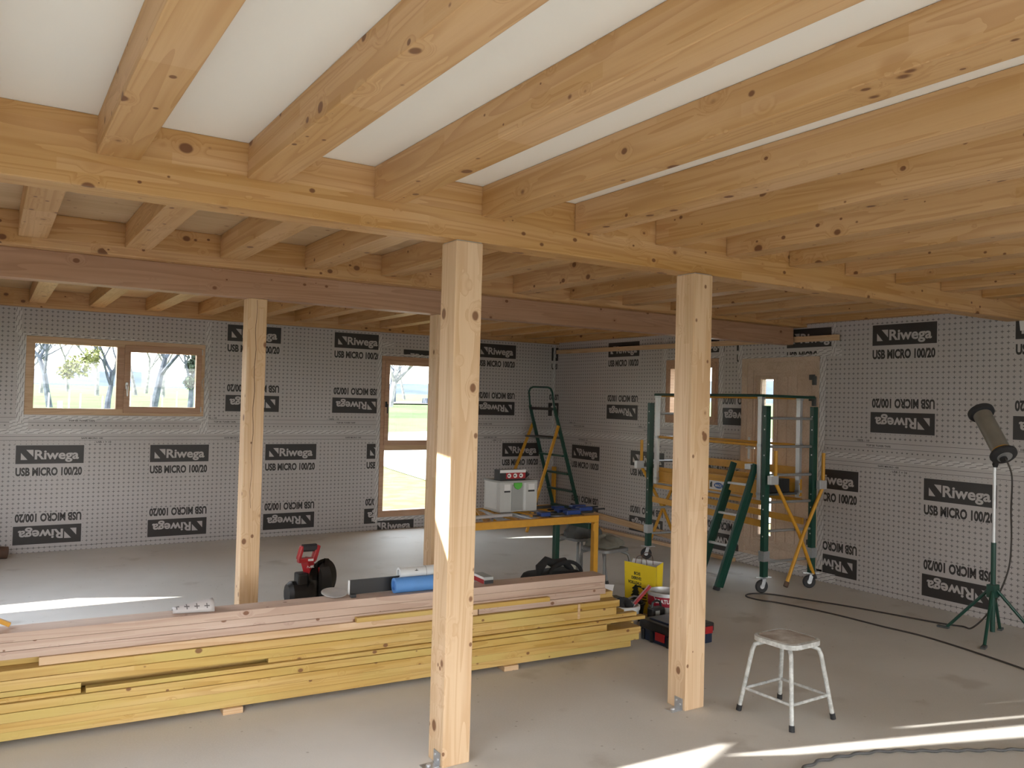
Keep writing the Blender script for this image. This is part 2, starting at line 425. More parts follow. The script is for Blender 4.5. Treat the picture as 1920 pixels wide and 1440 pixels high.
    def build(s, name, mats, parent=None, smooth_=False, bevel=0.0, local=False, loc=None, recalc=True, subd=0, angle=None):
        me = bpy.data.meshes.new(name)
        off = Vector((0, 0, 0))
        if parent is not None and not local: off = world_loc(parent)
        if parent is None and loc is not None: off = Vector(loc)
        me.from_pydata([tuple(v - off) for v in s.v], [], s.f)
        mats = mats if isinstance(mats, (list, tuple)) else [mats]
        for mm in mats: me.materials.append(mm)
        for p, mi in zip(me.polygons, s.m): p.material_index = mi
        if recalc or bevel:
            bm = bmesh.new(); bm.from_mesh(me)
            if recalc: bmesh.ops.recalc_face_normals(bm, faces=bm.faces)
            if bevel:
                es = [e for e in bm.edges if e.is_manifold and e.calc_face_angle(0) > 0.7]
                bmesh.ops.bevel(bm, geom=es, offset=bevel, segments=2, affect='EDGES', profile=0.6, clamp_overlap=True)
            bm.to_mesh(me); bm.free()
        if smooth_:
            me.polygons.foreach_set('use_smooth', [True]*len(me.polygons))
            try: me.set_sharp_from_angle(angle=angle if angle else math.radians(38))
            except Exception: pass
        o = bpy.data.objects.new(name, me); C.objects.link(o)
        if parent is not None: o.parent = parent
        elif loc is not None: o.location = loc
        if subd:
            md = o.modifiers.new('subdivision', 'SUBSURF'); md.levels = subd; md.render_levels = subd
        return o

_wl = {}
def world_loc(o):
    l = Vector((0, 0, 0))
    while o is not None:
        l = l + Vector(o.location); o = o.parent
    return l

def empty(name, loc=(0, 0, 0), rz=0.0):
    o = bpy.data.objects.new(name, None); C.objects.link(o)
    o.empty_display_size = 0.1; o.location = loc; o.rotation_euler = (0, 0, rz)
    return o

def tag(o, label=None, cat=None, group=None, kind=None):
    if label: o['label'] = label
    if cat: o['category'] = cat
    if group: o['group'] = group
    if kind: o['kind'] = kind
    return o

def member(name, p0, p1, wd, ht, mat, parent=None, up=(0,0,1), bev=0.004, local=False):
    """a timber whose mesh is built along its own X axis, so grain runs along it; p0,p1 = centre line"""
    p0 = Vector(p0); p1 = Vector(p1); L_ = (p1 - p0).length; d = (p1 - p0).normalized()
    u = Vector(up)
    if abs(d.dot(u)) > 0.98: u = Vector((0, 1, 0))
    y = u.cross(d).normalized(); z = d.cross(y).normalized()
    mb = MB(); mb.box((0, -wd/2, -ht/2), (L_, wd/2, ht/2))
    me_o = mb.build(name, mat, bevel=bev)
    R = Matrix((d, y, z)).transposed().to_4x4()
    base = p0 if (parent is None or local) else p0 - world_loc(parent)
    me_o.matrix_local = Matrix.Translation(base) @ R
    if parent is not None: me_o.parent = parent
    return me_o

def copy_tree(o, parent=None):
    c = o.copy(); C.objects.link(c)
    if parent is not None: c.parent = parent
    for ch in [q for q in bpy.data.objects if q.parent == o]:
        copy_tree(ch, c)
    return c

# text shapes as flat meshes -------------------------------------------------
_tc = {}
def text_mb(body, height, width=None, bold=0.02, italic=0.0, m=0, align='L'):
    """letters in the xy plane: baseline at y=0, left edge at x=0, cap height `height`"""
    key = (body, bold)
    if key not in _tc:
        cu = bpy.data.curves.new('txt', 'FONT'); cu.body = body; cu.offset = bold; cu.resolution_u = 3
        ob = bpy.data.objects.new('txt', cu); C.objects.link(ob)
        dg = bpy.context.evaluated_depsgraph_get()
        me = bpy.data.meshes.new_from_object(ob.evaluated_get(dg))
        vs = [v.co.copy() for v in me.vertices]; fs = [tuple(p.vertices) for p in me.polygons]
        bpy.data.objects.remove(ob); bpy.data.curves.remove(cu); bpy.data.meshes.remove(me)
        _tc[key] = (vs, fs)
    vs, fs = _tc[key]
    x0 = min(v.x for v in vs); x1 = max(v.x for v in vs)
    cap = 0.72   # cap height of the built-in font at size 1
    sy = height / cap; sxx = (width / (x1 - x0)) if width else sy
    mb = MB(); mb.add([(((v.x - x0) * sxx + italic * v.y * sy), v.y * sy, 0) for v in vs], fs, m)
    return mb

def clip(mb, planes):
    """keep what lies on the positive side of each (point, normal)"""
    me = bpy.data.meshes.new('clip'); me.from_pydata([tuple(v) for v in mb.v], [], mb.f)
    for p, mi in zip(me.polygons, mb.m): p.material_index = mi
    bm = bmesh.new(); bm.from_mesh(me)
    for co, no in planes:
        bmesh.ops.bisect_plane(bm, geom=bm.verts[:] + bm.edges[:] + bm.faces[:], plane_co=co, plane_no=no, clear_inner=True, clear_outer=False)
    out = MB(); bm.verts.ensure_lookup_table()
    for i, v in enumerate(bm.verts): v.index = i
    out.v = [v.co.copy() for v in bm.verts]
    for f in bm.faces: out.f.append(tuple(v.index for v in f.verts)); out.m.append(f.material_index)
    bm.free(); bpy.data.meshes.remove(me)
    return out

# ================================================================== THE SHELL
def S(o, label=None): o['kind'] = 'structure'; return o

def grid_wall(mb, P, h0, h1, z0, z1, holes, T, m_in=0, m_out=1, m_rev=2):
    """two skins T apart with rectangular holes and their reveals; P(h, z, off) -> point, off<0 = outwards"""
    hs = sorted({h0, h1, *[q for a in holes for q in a[:2]]}); zs = sorted({z0, z1, *[q for a in holes for q in a[2:]]})
    hs = [q for q in hs if h0 <= q <= h1]; zs = [q for q in zs if z0 <= q <= z1]
    def inh(h, z): return any(a[0] < h < a[1] and a[2] < z < a[3] for a in holes)
    for i in range(len(hs)-1):
        for j in range(len(zs)-1):
            a, b, c, d = hs[i], hs[i+1], zs[j], zs[j+1]
            if inh((a+b)/2, (c+d)/2): continue
            mb.add([P(a,c,0), P(b,c,0), P(b,d,0), P(a,d,0)], [(0,1,2,3)], m_in)
            mb.add([P(a,c,-T), P(b,c,-T), P(b,d,-T), P(a,d,-T)], [(3,2,1,0)], m_out)
    for a, b, c, d in holes + [(h0, h1, z0, z1)]:
        mb.add([P(a,c,0), P(b,c,0), P(b,d,0), P(a,d,0), P(a,c,-T), P(b,c,-T), P(b,d,-T), P(a,d,-T)],
               [(0,1,5,4), (1,2,6,5), (2,3,7,6), (3,0,4,7)], m_rev)

PB = lambda h, z, o: Vector((h, YW - o, z))           # back wall, h = X
PR = lambda h, z, o: Vector((XW - o, -h, z))          # right wall, h = -Y

def logo_block():
    """dark box with emblem and name, product line below; x right, y up, top-left of the box at (0,0); mats: 0 ink, 1 membrane"""
    mb = MB()
    mb.add([(-0.01, 0.008, 0), (0.615, 0.008, 0), (0.615, -0.312, 0), (-0.01, -0.312, 0)], [(0,1,2,3)], 1)
    mb.add([(0, 0, 0.0006), (0.605, 0, 0.0006), (0.605, -0.185, 0.0006), (0, -0.185, 0.0006)], [(0,3,2,1)], 0)
    e = 0.0012
    mb.add([(0.045, -0.075, e), (0.045, -0.145, e), (0.103, -0.145, e)], [(0,1,2)], 1)
    mb.add([(0.090, -0.045, e), (0.153, -0.045, e), (0.153, -0.115, e)], [(0,2,1)], 1)
    t = text_mb('Riwega', 0.092, 0.395, bold=0.028, m=1)
    mb.merge(t, Matrix.Translation((0.165, -0.138, e)))
    t = text_mb('USB MICRO 100/20', 0.078, 0.59, bold=0.045, m=0)
    mb.merge(t, Matrix.Translation((0.003, -0.302, 0.0006)))
    return mb
LOGO = logo_block()

def put_logo(mb, P, h, ztop, flip=False, cl=None, cr=None, czt=None, czb=None, only_box=False):
    """flip: the block turned upside down, h = its left edge, ztop = its top"""
    src = LOGO
    R = Matrix.Translation((h, ztop, 0.0))
    if flip: R = Matrix.Translation((h + 0.605, ztop - 0.302, 0)) @ Matrix.Rotation(PI, 4, 'Z')
    b = MB(); b.merge(src, R)
    pl = []
    if cl is not None: pl.append(((cl, 0, 0), (1, 0, 0)))
    if cr is not None: pl.append(((cr, 0, 0), (-1, 0, 0)))
    if czt is not None: pl.append(((0, czt, 0), (0, -1, 0)))
    if czb is not None: pl.append(((0, czb, 0), (0, 1, 0)))
    if pl: b = clip(b, pl)
    o = len(mb.v)
    mb.v += [P(v.x, v.y, 0.0006 + v.z) for v in b.v]
    for f, mi in zip(b.f, b.m): mb.f.append(tuple(o+i for i in f)); mb.m.append(3 if mi == 0 else 4)

def hline(mb, P, h0, h1, z, t=0.0028, m=3):
    mb.add([P(h0,z,0.001), P(h1,z,0.001), P(h1,z+t,0.001), P(h0,z+t,0.001)], [(0,1,2,3)], m)

def seam(mb, P, h0, h1, tiny=True):
    mb.add([P(h0,1.12,0.0006), P(h1,1.12,0.0006), P(h1,1.385,0.0006), P(h0,1.385,0.0006)], [(0,1,2,3)], 4)
    for z in (1.352, 1.305, 1.163, 1.125): hline(mb, P, h0, h1, z)
    h = h0 + 0.06
    while h < h1 - 0.05:                       # the row of crosses printed between the lines
        mb.add([P(h-0.009,1.274,0.0012), P(h+0.009,1.274,0.0012), P(h+0.009,1.278,0.0012), P(h-0.009,1.278,0.0012)], [(0,1,2,3)], 3)
        mb.add([P(h-0.0018,1.268,0.0012), P(h+0.0018,1.268,0.0012), P(h+0.0018,1.284,0.0012), P(h-0.0018,1.284,0.0012)], [(0,1,2,3)], 3)
        h += 0.0475
    if tiny:
        h = h0 + 0.35
        while h < h1 - 0.5:                    # small print along the laps
            for z, tx, wd in ((1.36, '- 100% - 10', 0.15), (1.318, 'TOP SK TUVER TAPE', 0.24), (1.138, 'SAFE MICRO 100', 0.2), (1.098, '- USB 1 + 10', 0.16)):
                if h + wd + 0.15 < h1:
                    t = text_mb(tx, 0.017, wd, bold=0.02)
                    o = len(mb.v); mb.v += [P(h + v.x, z + v.y, 0.0012) for v in t.v]
                    for f in t.f: mb.f.append(tuple(o+i for i in f)); mb.m.append(3)
                h += 0.12
            h += 0.95

def tape(strips, P, parent):
    """strips (h0,h1,z0,z1) of printed sealing tape; print runs along the longer side"""
    me = bpy.data.meshes.new('sealing_tape'); vs = []; fs = []; uv = []
    for k, (a, b, c, d) in enumerate(strips):
        o = len(vs); off = 0.0022 + 0.0007*(k % 5)
        along_h = (b - a) >= (d - c)
        n = max(1, int(max(b-a, d-c)/0.12))
        rnd = random.Random(k)
        for i in range(n+1):
            u = i/n
            w_ = rnd.uniform(-0.002, 0.002)
            if along_h:
                h = a + (b-a)*u; vs += [P(h, c+w_, off), P(h, d+w_, off)]
            else:
                z = c + (d-c)*u; vs += [P(a+w_, z, off), P(b+w_, z, off)]
        for i in range(n):
            fs.append((o+2*i, o+2*i+2, o+2*i+3, o+2*i+1))
            L_ = max(b-a, d-c); W_ = min(b-a, d-c)
            u0, u1 = L_*i/n + k*0.7, L_*(i+1)/n + k*0.7
            uv += [(u0, 0), (u1, 0), (u1, W_), (u0, W_)]
    off = world_loc(parent)
    me.from_pydata([tuple(v - off) for v in vs], [], fs)
    l = me.uv_layers.new(name='UVMap')
    for i, q in enumerate(uv): l.data[i].uv = q
    me.materials.append(M['tape'])
    o = bpy.data.objects.new('sealing_tape', me); C.objects.link(o); o.parent = parent
    return o

# floor and ground
mb = MB(); mb.box((XL-0.3, YR-0.3, -0.22), (XW+0.3, YW+0.35, 0.0))
S(mb.build('floor', M['floor']))

# back wall
W1 = (0.30, 2.014, 1.384, 2.175); W2 = (4.128, 4.99, 0.155, 2.165)
mb = MB(); BT = 0.34
grid_wall(mb, PB, XL-0.3, XW+0.3, 0.0, ZC, [W1, W2], BT)
seam(mb, PB, XL-0.3, 4.08); seam(mb, PB, 5.04, XW)
put_logo(mb, PB, 0.244, 1.075); put_logo(mb, PB, 1.483, 1.072); put_logo(mb, PB, 2.715, 1.072)
put_logo(mb, PB, 3.961, 1.068, cr=4.10)
for h, cr_ in ((0.244, None), (1.483, None), (2.713, None), (3.950, 4.10)): put_logo(mb, PB, h, 0.385, True, cr=cr_)
put_logo(mb, PB, 4.02, 0.135, cl=4.13, czb=0.0)
put_logo(mb, PB, 5.925, 1.068); put_logo(mb, PB, 5.925, 0.385, True)
put_logo(mb, PB, 2.250, 2.425); put_logo(mb, PB, 3.506, 2.420, cr=4.09); put_logo(mb, PB, 5.500, 2.405)
put_logo(mb, PB, 6.705, 2.410, cr=XW)
put_logo(mb, PB, 2.250, 1.747, True); put_logo(mb, PB, 3.500, 1.747, True, cr=4.09); put_logo(mb, PB, 5.500, 1.747, True)
put_logo(mb, PB, 6.668, 1.747, True, cr=XW)
put_logo(mb, PB, 4.42, 2.262, cr=4.99, czb=2.16)
hline(mb, PB, XL-0.3, XW, 0.045)
wall_back = S(mb.build('wall_back', [M['mem_x'], M['white'], M['batten'], M['ink'], M['mem_plain']], recalc=False))
tape([(XL, 4.09, 1.192, 1.238), (5.05, XW, 1.192, 1.238),
      (0.22, 2.05, 2.178, 2.20), (0.30, 2.05, 1.335, 1.378), (0.235, 0.30, 1.30, 2.20), (0.20, 0.255, 2.20, 2.45),
      (2.02, 2.07, 1.30, 2.44), (0.18, 0.34, 1.20, 1.33), (1.98, 2.06, 1.19, 1.32),
      (4.075, 4.126, 0.10, 2.43), (5.0, 5.05, 0.10, 2.43), (4.09, 5.03, 2.17, 2.20), (4.05, 5.05, 0.11, 0.15), (4.08, 4.28, 2.28, 2.34),
      (6.735, 6.772, 0.0, 2.44)], PB, wall_back)

# right wall
W3 = (-7.30, -6.475, 1.438, 2.172); DR = (-6.13, -5.165, 0.115, 2.155)
mb = MB()
grid_wall(mb, PR, -YW, -(YR-0.3), 0.0, ZC, [W3, DR], 0.34)
seam(mb, PR, -YW, -6.16); seam(mb, PR, -5.12, 0.6, True)
def rl(Y, zt, **k): put_logo(mb, PR, -Y, zt, **k)
rl(9.14, 1.070); rl(7.915, 1.070); rl(6.69, 1.070, cr=-6.14); rl(5.33, 1.074, cl=-5.115); rl(4.095, 1.078); rl(2.855, 1.08); rl(1.6, 1.08)
for Y, kw in ((9.14, {}), (7.915, {}), (6.69, dict(cr=-6.14)), (5.33, dict(cl=-5.115)), (4.10, {}), (2.86, {})): rl(Y, 0.385, flip=True, **kw)
rl(YW+0.537, 2.410, cl=-YW); rl(8.40, 2.425); rl(7.00, 2.425); rl(5.56, 2.43, cr=-5.04, czb=2.17); rl(4.605, 2.415); rl(3.365, 2.415)
rl(YW+0.50, 1.747, flip=True, cl=-YW); rl(8.408, 1.747, flip=True); rl(6.425, 1.747, flip=True, cr=-6.14)
rl(6.22, 2.43, cr=-6.14); rl(4.612, 1.747, flip=True); rl(3.375, 1.747, flip=True)
hline(mb, PR, -YW, 1.0, 0.045)
mb.add([PR(-3.34,2.385,0.002), PR(-3.27,2.385,0.002), PR(-3.24,2.30,0.002), PR(-3.33,2.295,0.002)], [(0,1,2,3)], 5)
wall_right = S(mb.build('wall_right', [M['mem_y'], M['white'], M['batten'], M['ink'], M['mem_plain'], M['paper']], recalc=False))
tape([(-YW, -6.16, 1.192, 1.240), (-5.10, 0.5, 1.192, 1.242),
      (-6.472, -6.40, 1.38, 2.44), (-7.36, -7.30, 1.38, 2.44), (-7.35, -6.4, 2.175, 2.20), (-7.35, -6.38, 1.39, 1.436),
      (-6.44, -6.38, 1.19, 1.42), (-5.162, -5.09, 0.0, 2.20), (-5.20, -4.92, 2.15, 2.22), (-5.03, -4.98, 2.15, 2.46), (-6.2, -5.1, 2.157, 2.175),
      (-6.19, -6.13, 1.95, 2.46), (-6.2, -5.1, 0.045, 0.11), (-6.25, -5.95, 0.01, 0.10), (-5.25, -4.95, 0.01, 0.09)], PR, wall_right)

# left wall and rear wall: never in the frame, some openings added or shaped for the light
PLw = lambda y, z, o: Vector((XL + o, y, z))
def back_project(pts):
    out = []
    for x, y, z in pts:
        t = (x - XL)
        out.append((y - SUN.y*t, z - SUN.z*t))
    return out
sun_gaps = [back_project(g) for g in (  # invented cuts, traced back along the sun to draw its streaks
    [(-0.3,7.36,0), (0.66,7.365,0), (1.39,7.06,0), (-0.3,7.115,0)],
    [(1.762,3.47,1.40), (1.762,3.28,1.385), (1.762,3.28,0.92), (1.762,3.47,1.16)],
    [(2.1,2.93,0), (3.14,2.868,0), (2.75,2.71,0), (2.1,2.30,0)],
    [(2.95,2.79,0), (5.2,2.10,0), (5.2,1.95,0), (3.3,2.62,0)],
    [(4.34,2.55,0), (4.67,2.515,0), (4.72,2.42,0)])]
big = [(-4.2,0.05), (2.6,0.05), (2.6,2.38), (-4.2,2.38)]
mid = [(5.05,0.75), (7.2,0.75), (7.2,2.2), (5.05,2.2)]  # added opening that brightens the rear of the room
def wall_poly(P, rect, polys, T):
    pts = []; ed = []
    for poly in [rect] + polys:
        o = len(pts); pts += [Vector(p) for p in poly]; ed += [(o+i, o+(i+1) % len(poly)) for i in range(len(poly))]
    v2, e2, f2, _, _, _ = delaunay_2d_cdt(pts, ed, [], 1, 1e-6)
    def inside(p, poly):
        r = False; n = len(poly)
        for i in range(n):
            (x1, y1), (x2, y2) = poly[i], poly[(i+1) % n]
            if (y1 > p[1]) != (y2 > p[1]) and p[0] < (x2-x1)*(p[1]-y1)/(y2-y1)+x1: r = not r
        return r
    mb = MB()
    keep = [f for f in f2 if not any(inside((sum(v2[i].x for i in f)/3, sum(v2[i].y for i in f)/3), q) for q in polys)]
    mb.add([P(v.x, v.y, 0) for v in v2], keep, 0); mb.add([P(v.x, v.y, -T) for v in v2], keep, 1)
    return mb
rect = [(YR-0.3, 0.0), (YW, 0.0), (YW, ZC), (YR-0.3, ZC)]
mb = wall_poly(PLw, rect, [big, mid] + sun_gaps, 0.02)
S(mb.build('wall_left', [M['mem_plain'], M['white']], recalc=False))
PQ = lambda h, z, o: Vector((h, YR + o, z))
mb = MB(); grid_wall(mb, PQ, XL-0.3, XW+0.3, 0.0, ZC, [(-0.6, 3.0, 0.02, 2.35), (3.4, 6.3, 0.02, 2.3)], 0.3)
S(mb.build('wall_rear', [M['mem_plain'], M['white'], M['batten']], recalc=False))

# added unseen walls: they keep the low sun off the large openings
for y0_, y1_, h_ in ((-30.0, 9.2, 11.0), (11.25, 13.6, 11.0)):
    mb = MB(); mb.box((-22, y0_, -0.3), (-21, y1_, h_))
    S(mb.build('sun_block_wall', M['sunblock']))
# ceiling boards and roof
YF0, YF1 = 3.290, 3.432
mb = MB(); mb.box((XL-0.3, YR-0.3, ZC), (XW+0.3, YF0+0.07, ZC+0.3)); S(mb.build('ceiling', M['white']))
mb = MB(); mb.box((XL-0.3, YF0+0.07, ZC), (XW+0.3, 5.39, ZC+0.3)); S(mb.build('ceiling', M['panel']))
mb = MB(); mb.box((XL-0.3, 5.39, ZC), (XW+0.3, YW+0.34, ZC+0.3)); S(mb.build('ceiling', M['panel']))

# ------------------------------------------------------------------ frame timbers
g_post = 'timber posts'
def set3(o, label, cat, group=None): return tag(o, label, cat, group)

F_ = member('floor_beam', (XL, (YF0+YF1)/2, 2.502), (XW, (YF0+YF1)/2, 2.502), YF1-YF0, 0.26, M['glulam'], bev=0.005)
set3(F_, 'big knotty main beam in the foreground resting on the two nearest posts', 'beam')
S1 = member('floor_beam', (XL, 5.39, 2.536), (XW, 5.39, 2.536), 0.14, 0.192, M['glulam'], bev=0.005)
set3(S1, 'pale yellow second cross beam lying on top of the darker pinkish beam', 'beam')
S2 = member('support_beam', (XL, 5.485, 2.355), (6.7, 5.485, 2.355), 0.125, 0.170, M['pinkbeam'], bev=0.004)
set3(S2, 'darker pinkish beam under the second cross beam, carried by the two thin rear posts', 'beam')
R1 = member('rim_beam', (XL, 9.54, 2.545), (XW, 9.54, 2.545), 0.09, 0.178, M['glulam'])
set3(R1, 'rim beam along the top of the back wall above the windows', 'beam')
R2 = member('rim_beam', (6.728, YR, 2.552), (6.728, 9.49, 2.552), 0.088, 0.16, M['glulam'])
set3(R2, 'rim beam along the top of the right-hand wall above the door', 'beam')

names = ['first', 'second', 'third', 'fourth', 'fifth', 'sixth', 'seventh', 'eighth', 'ninth', 'tenth', 'eleventh', 'twelfth', 'thirteenth', 'fourteenth']
k = 0; n_ = 0
xs = []
for k in range(-2, 12):
    x = 0.297 + 0.5305*k
    if x + 0.14 > XW - 0.09: break
    o = member('ceiling_joist', (x+0.071, YR, 2.5615), (x+0.071, YF0-0.002, 2.5615), 0.142, 0.139, M['joist'])
    if k < 0: lb = 'joist under the white ceiling beyond the left photo edge, %s one outwards' % names[-k-1]
    else: lb = '%s joist from the left under the white ceiling in front of the main beam' % names[k]
    tag(o, lb, 'joist', 'joists under the white ceiling')
for k in range(-1, 12):
    x = 0.108 + 0.5393*k
    if x + 0.14 > XW - 0.09: break
    hgt = 0.142 if k < 6 else 0.165
    zz = ZC - hgt/2 - 0.001
    o = member('ceiling_joist', (x+0.071, YF1, zz), (x+0.071, 5.32, zz), 0.142, hgt, M['joist'])
    lb = ('%s joist from the left between the main beam and the second beam' % names[k]) if k >= 0 else 'joist between the two cross beams just beyond the left photo edge'
    tag(o, lb, 'joist', 'joists between the two cross beams')
for k in range(-1, 12):
    x = 0.306 + 0.534*k
    if x + 0.14 > XW - 0.09: break
    o = member('ceiling_joist', (x+0.071, 5.46, 2.5655), (x+0.071, 9.495, 2.5655), 0.142, 0.131, M['joist'])
    lb = ('%s joist from the left over the rear of the room by the windows' % names[k]) if k >= 0 else 'joist over the rear of the room just beyond the left photo edge'
    tag(o, lb, 'joist', 'joists over the rear of the room')

def post(x0, x1, y0, y1, top, mat, label, bracket=True, shim=True):
    t = empty('timber_post', ((x0+x1)/2, (y0+y1)/2, 0)); tag(t, label, 'post')
    member('shaft', ((x0+x1)/2, (y0+y1)/2, 0.0), ((x0+x1)/2, (y0+y1)/2, top), x1-x0, y1-y0, mat, t, bev=0.006)
    if shim:
        b = MB(); b.box((x0+0.006, y0+0.004, top), (x1-0.006, y1-0.004, top+0.003)); b.build('shim_plate', M['steel'], t)
    if bracket:
        b = MB(); xb = x0; ym = (y0+y1)/2 - 0.022
        b.box((xb-0.075, ym-0.030, 0.0), (xb-0.001, ym+0.030, 0.004)); b.box((xb-0.005, ym-0.030, 0.0), (xb-0.001, ym+0.030, 0.062))
        b.build('angle_bracket', M['steel'], t, bevel=0.001)
        s_ = MB()
        for yy, zz in ((-0.014, 0.028), (0.014, 0.044)):
            s_ = MB(); s_.cyl((xb-0.009, ym+yy, zz), (xb-0.004, ym+yy, zz), 0.006, 8); s_.build('screw', M['alu'], t)
        s_ = MB(); s_.lathe([(0.011, 0.004), (0.011, 0.011), (0.006, 0.013)], 8, c=(xb-0.045, ym, 0.0)); s_.build('screw', M['alu'], t)
    return t
pA = post(1.762, 1.902, 3.290, 3.430, 2.369, M['post'], 'nearest tall timber post, with the bright patch of sunlight on its side')
pB = post(3.222, 3.362, 3.272, 3.412, 2.369, M['post'], 'timber post just behind the white stool, left of it, under the front main beam')
# the thin rear posts
pC = post(1.398, 1.520, 5.423, 5.545, 2.269, M['post'], 'thin rear post with a long vertical crack, left of the red saw', False, False)
ck = MB(); rr = random.Random(4); pts = []
for i in range(26):
    z = 2.26 - i*0.036*1.5; pts.append((1.452 + 0.004*math.sin(i*1.3) - 0.004*i/26, z))
for i in range(25):
    w_ = 0.0022*(1-abs(i-10)/26)
    ck.add([(pts[i][0]-w_, 5.4225, pts[i][1]), (pts[i][0]+w_, 5.4225, pts[i][1]), (pts[i+1][0]+w_, 5.4225, pts[i+1][1]), (pts[i+1][0]-w_, 5.4225, pts[i+1][1])], [(0,1,2,3)])
ck.build('crack', M['crack'], pC)
pD = post(2.762, 2.884, 5.423, 5.545, 2.269, M['post'], 'thin rear post mostly hidden behind the nearest post, beside the tall window', False, False)

# ================================================================== WINDOWS AND DOOR
class Fr:
    """rectangular joinery in a wall: boxes given by (h0,h1,z0,z1, d0,d1), d = depth behind the wall face"""
    def __init__(s, P): s.P = P
    def box(s, mb, h0, h1, z0, z1, d0, d1, m=0):
        p = s.P(h0, z0, -d0); q = s.P(h1, z1, -d1)
        a = [min(p[i], q[i]) for i in range(3)]; b = [max(p[i], q[i]) for i in range(3)]
        mb.box(a, b, m)
    def rails(s, name, parent, mat, h0, h1, z0, z1, wd, d0, d1, bev=0.003):
        """four mitred-looking rails as one frame part, grain handled per rail by splitting the mesh along its own axis"""
        fr = MB()
        s.box(fr, h0, h1, z1-wd[1], z1, d0, d1); s.box(fr, h0, h1, z0, z0+wd[3], d0, d1)
        s.box(fr, h0, h0+wd[0], z0+wd[3], z1-wd[1], d0, d1); s.box(fr, h1-wd[2], h1, z0+wd[3], z1-wd[1], d0, d1)
        return fr.build(name, mat, parent, bevel=bev)

def handle(parent, P, h, z, horizontal=False, mat='steel'):
    mb = MB(); 
    mb.add([], []); f = Fr(P)
    f.box(mb, h-0.014, h+0.014, z-0.035, z+0.035, -0.006, 0.0)
    o = mb.build('handle', M[mat], parent, bevel=0.003)
    t = MB(); pts = [P(h, z, 0.0), P(h, z, 0.045), P(h + (0.02 if horizontal else 0), z - (0 if horizontal else 0.02), 0.052)]
    pts.append(P(h + (0.12 if horizontal else 0), z - (0 if horizontal else 0.11), 0.05))
    t.tube(pts, 0.008, 10); t.build('lever', M[mat], o, smooth_=True)
    return o

def hinge(parent, P, h, z, mat='steel', s_=1.0):
    mb = MB(); mb.cyl(P(h, z-0.03*s_, 0.008), P(h, z+0.03*s_, 0.008), 0.007, 8); mb.build('hinge', M[mat], parent, smooth_=True)

# window 1: fixed light on the left, opening sash on the right
t = empty('window_1', (1.157, YW, 1.384)); S(t)
f = Fr(PB)
f.rails('frame', t, M['frame'], 0.30, 2.014, 1.384, 2.175, (0.078, 0.070, 0.075, 0.068), -0.012, 0.085)
mb = MB(); f.box(mb, 1.128, 1.215, 1.452, 2.105, -0.012, 0.085); mb.build('mullion', M['framedark'], t, bevel=0.003)
mb = MB(); f.box(mb, 0.375, 1.13, 1.448, 2.11, 0.05, 0.056); mb.build('pane', M['glass'], t)
s_ = f.rails('sash', t, M['framedark'], 1.200, 1.975, 1.412, 2.130, (0.060, 0.072, 0.055, 0.068), -0.030, 0.03)
mb = MB(); f.box(mb, 1.255, 1.925, 1.475, 2.062, 0.0, 0.006); mb.build('pane', M['glass'], s_)
handle(s_, lambda h, z, o: PB(h, z, o + 0.03), 1.228, 1.70)
hinge(t, PB, 1.985, 2.09, 'alu'); hinge(t, PB, 1.985, 1.46, 'alu')
# window 2: tall, opening light above a fixed one
t = empty('window_2', (4.559, YW, 0.155)); S(t)
f.rails('frame', t, M['framedark'], 4.128, 4.99, 0.155, 2.165, (0.060, 0.075, 0.060, 0.078), -0.012, 0.085)
mb = MB(); f.box(mb, 4.186, 4.932, 0.985, 1.065, -0.014, 0.085); mb.build('transom', M['frame'], t, bevel=0.003)
mb = MB(); f.box(mb, 4.186, 4.932, 0.23, 0.99, 0.05, 0.056); mb.build('pane', M['glass'], t)
s_ = f.rails('sash', t, M['framedark'], 4.172, 4.945, 1.050, 2.110, (0.058, 0.055, 0.055, 0.062), -0.030, 0.03)
mb = MB(); f.box(mb, 4.225, 4.895, 1.108, 2.058, 0.0, 0.006); mb.build('pane', M['glass'], s_)
handle(s_, lambda h, z, o: PB(h, z, o + 0.03), 4.188, 1.56, mat='black')
# window 3 in the right wall, mostly behind the post
t = empty('window_3', (XW, 6.89, 1.438)); S(t)
f3 = Fr(PR)
f3.rails('frame', t, M['framedark'], -7.30, -6.475, 1.438, 2.172, (0.07, 0.07, 0.06, 0.06), -0.012, 0.085)
s_ = f3.rails('sash', t, M['framedark'], -7.255, -6.50, 1.47, 2.13, (0.05, 0.06, 0.05, 0.06), -0.03, 0.03)
mb = MB(); f3.box(mb, -7.21, -6.54, 1.52, 2.08, 0.0, 0.006); mb.build('pane', M['glass'], s_)

# front door in the right wall
t = empty('door_1', (XW, 5.65, 0.115)); S(t)
f3.rails('frame', t, M['door'], -6.13, -5.165, 0.115, 2.155, (0.075, 0.045, 0.075, 0.03), -0.015, 0.09)
leaf = MB()
h0, h1, z0, z1 = -6.065, -5.235, 0.135, 2.115
sl0, sl1, sz0, sz1 = -5.865, -5.715, 0.34, 1.935
for a in ((h0, sl0, z0, z1), (sl1, h1, z0, z1), (sl0, sl1, z0, sz0), (sl0, sl1, sz1, z1)): f3.box(leaf, *a, 0.0, 0.06)
lf = leaf.build('door_leaf', M['door'], t)
mo = MB()      # bolection mouldings and raised boards
def ringm(a, b, c, d, wd, p): 
    for q in ((a, b, d-wd, d), (a, b, c, c+wd), (a, a+wd, c+wd, d-wd), (b-wd, b, c+wd, d-wd)): f3.box(mo, *q, -p, 0.002)
ringm(sl0-0.035, sl1+0.035, sz0-0.035, sz1+0.035, 0.03, 0.014)
ringm(h0+0.10, -5.66, 0.27, 2.0, 0.022, 0.010)
ringm(h0+0.0, h1, z0, z1, 0.085, 0.006)
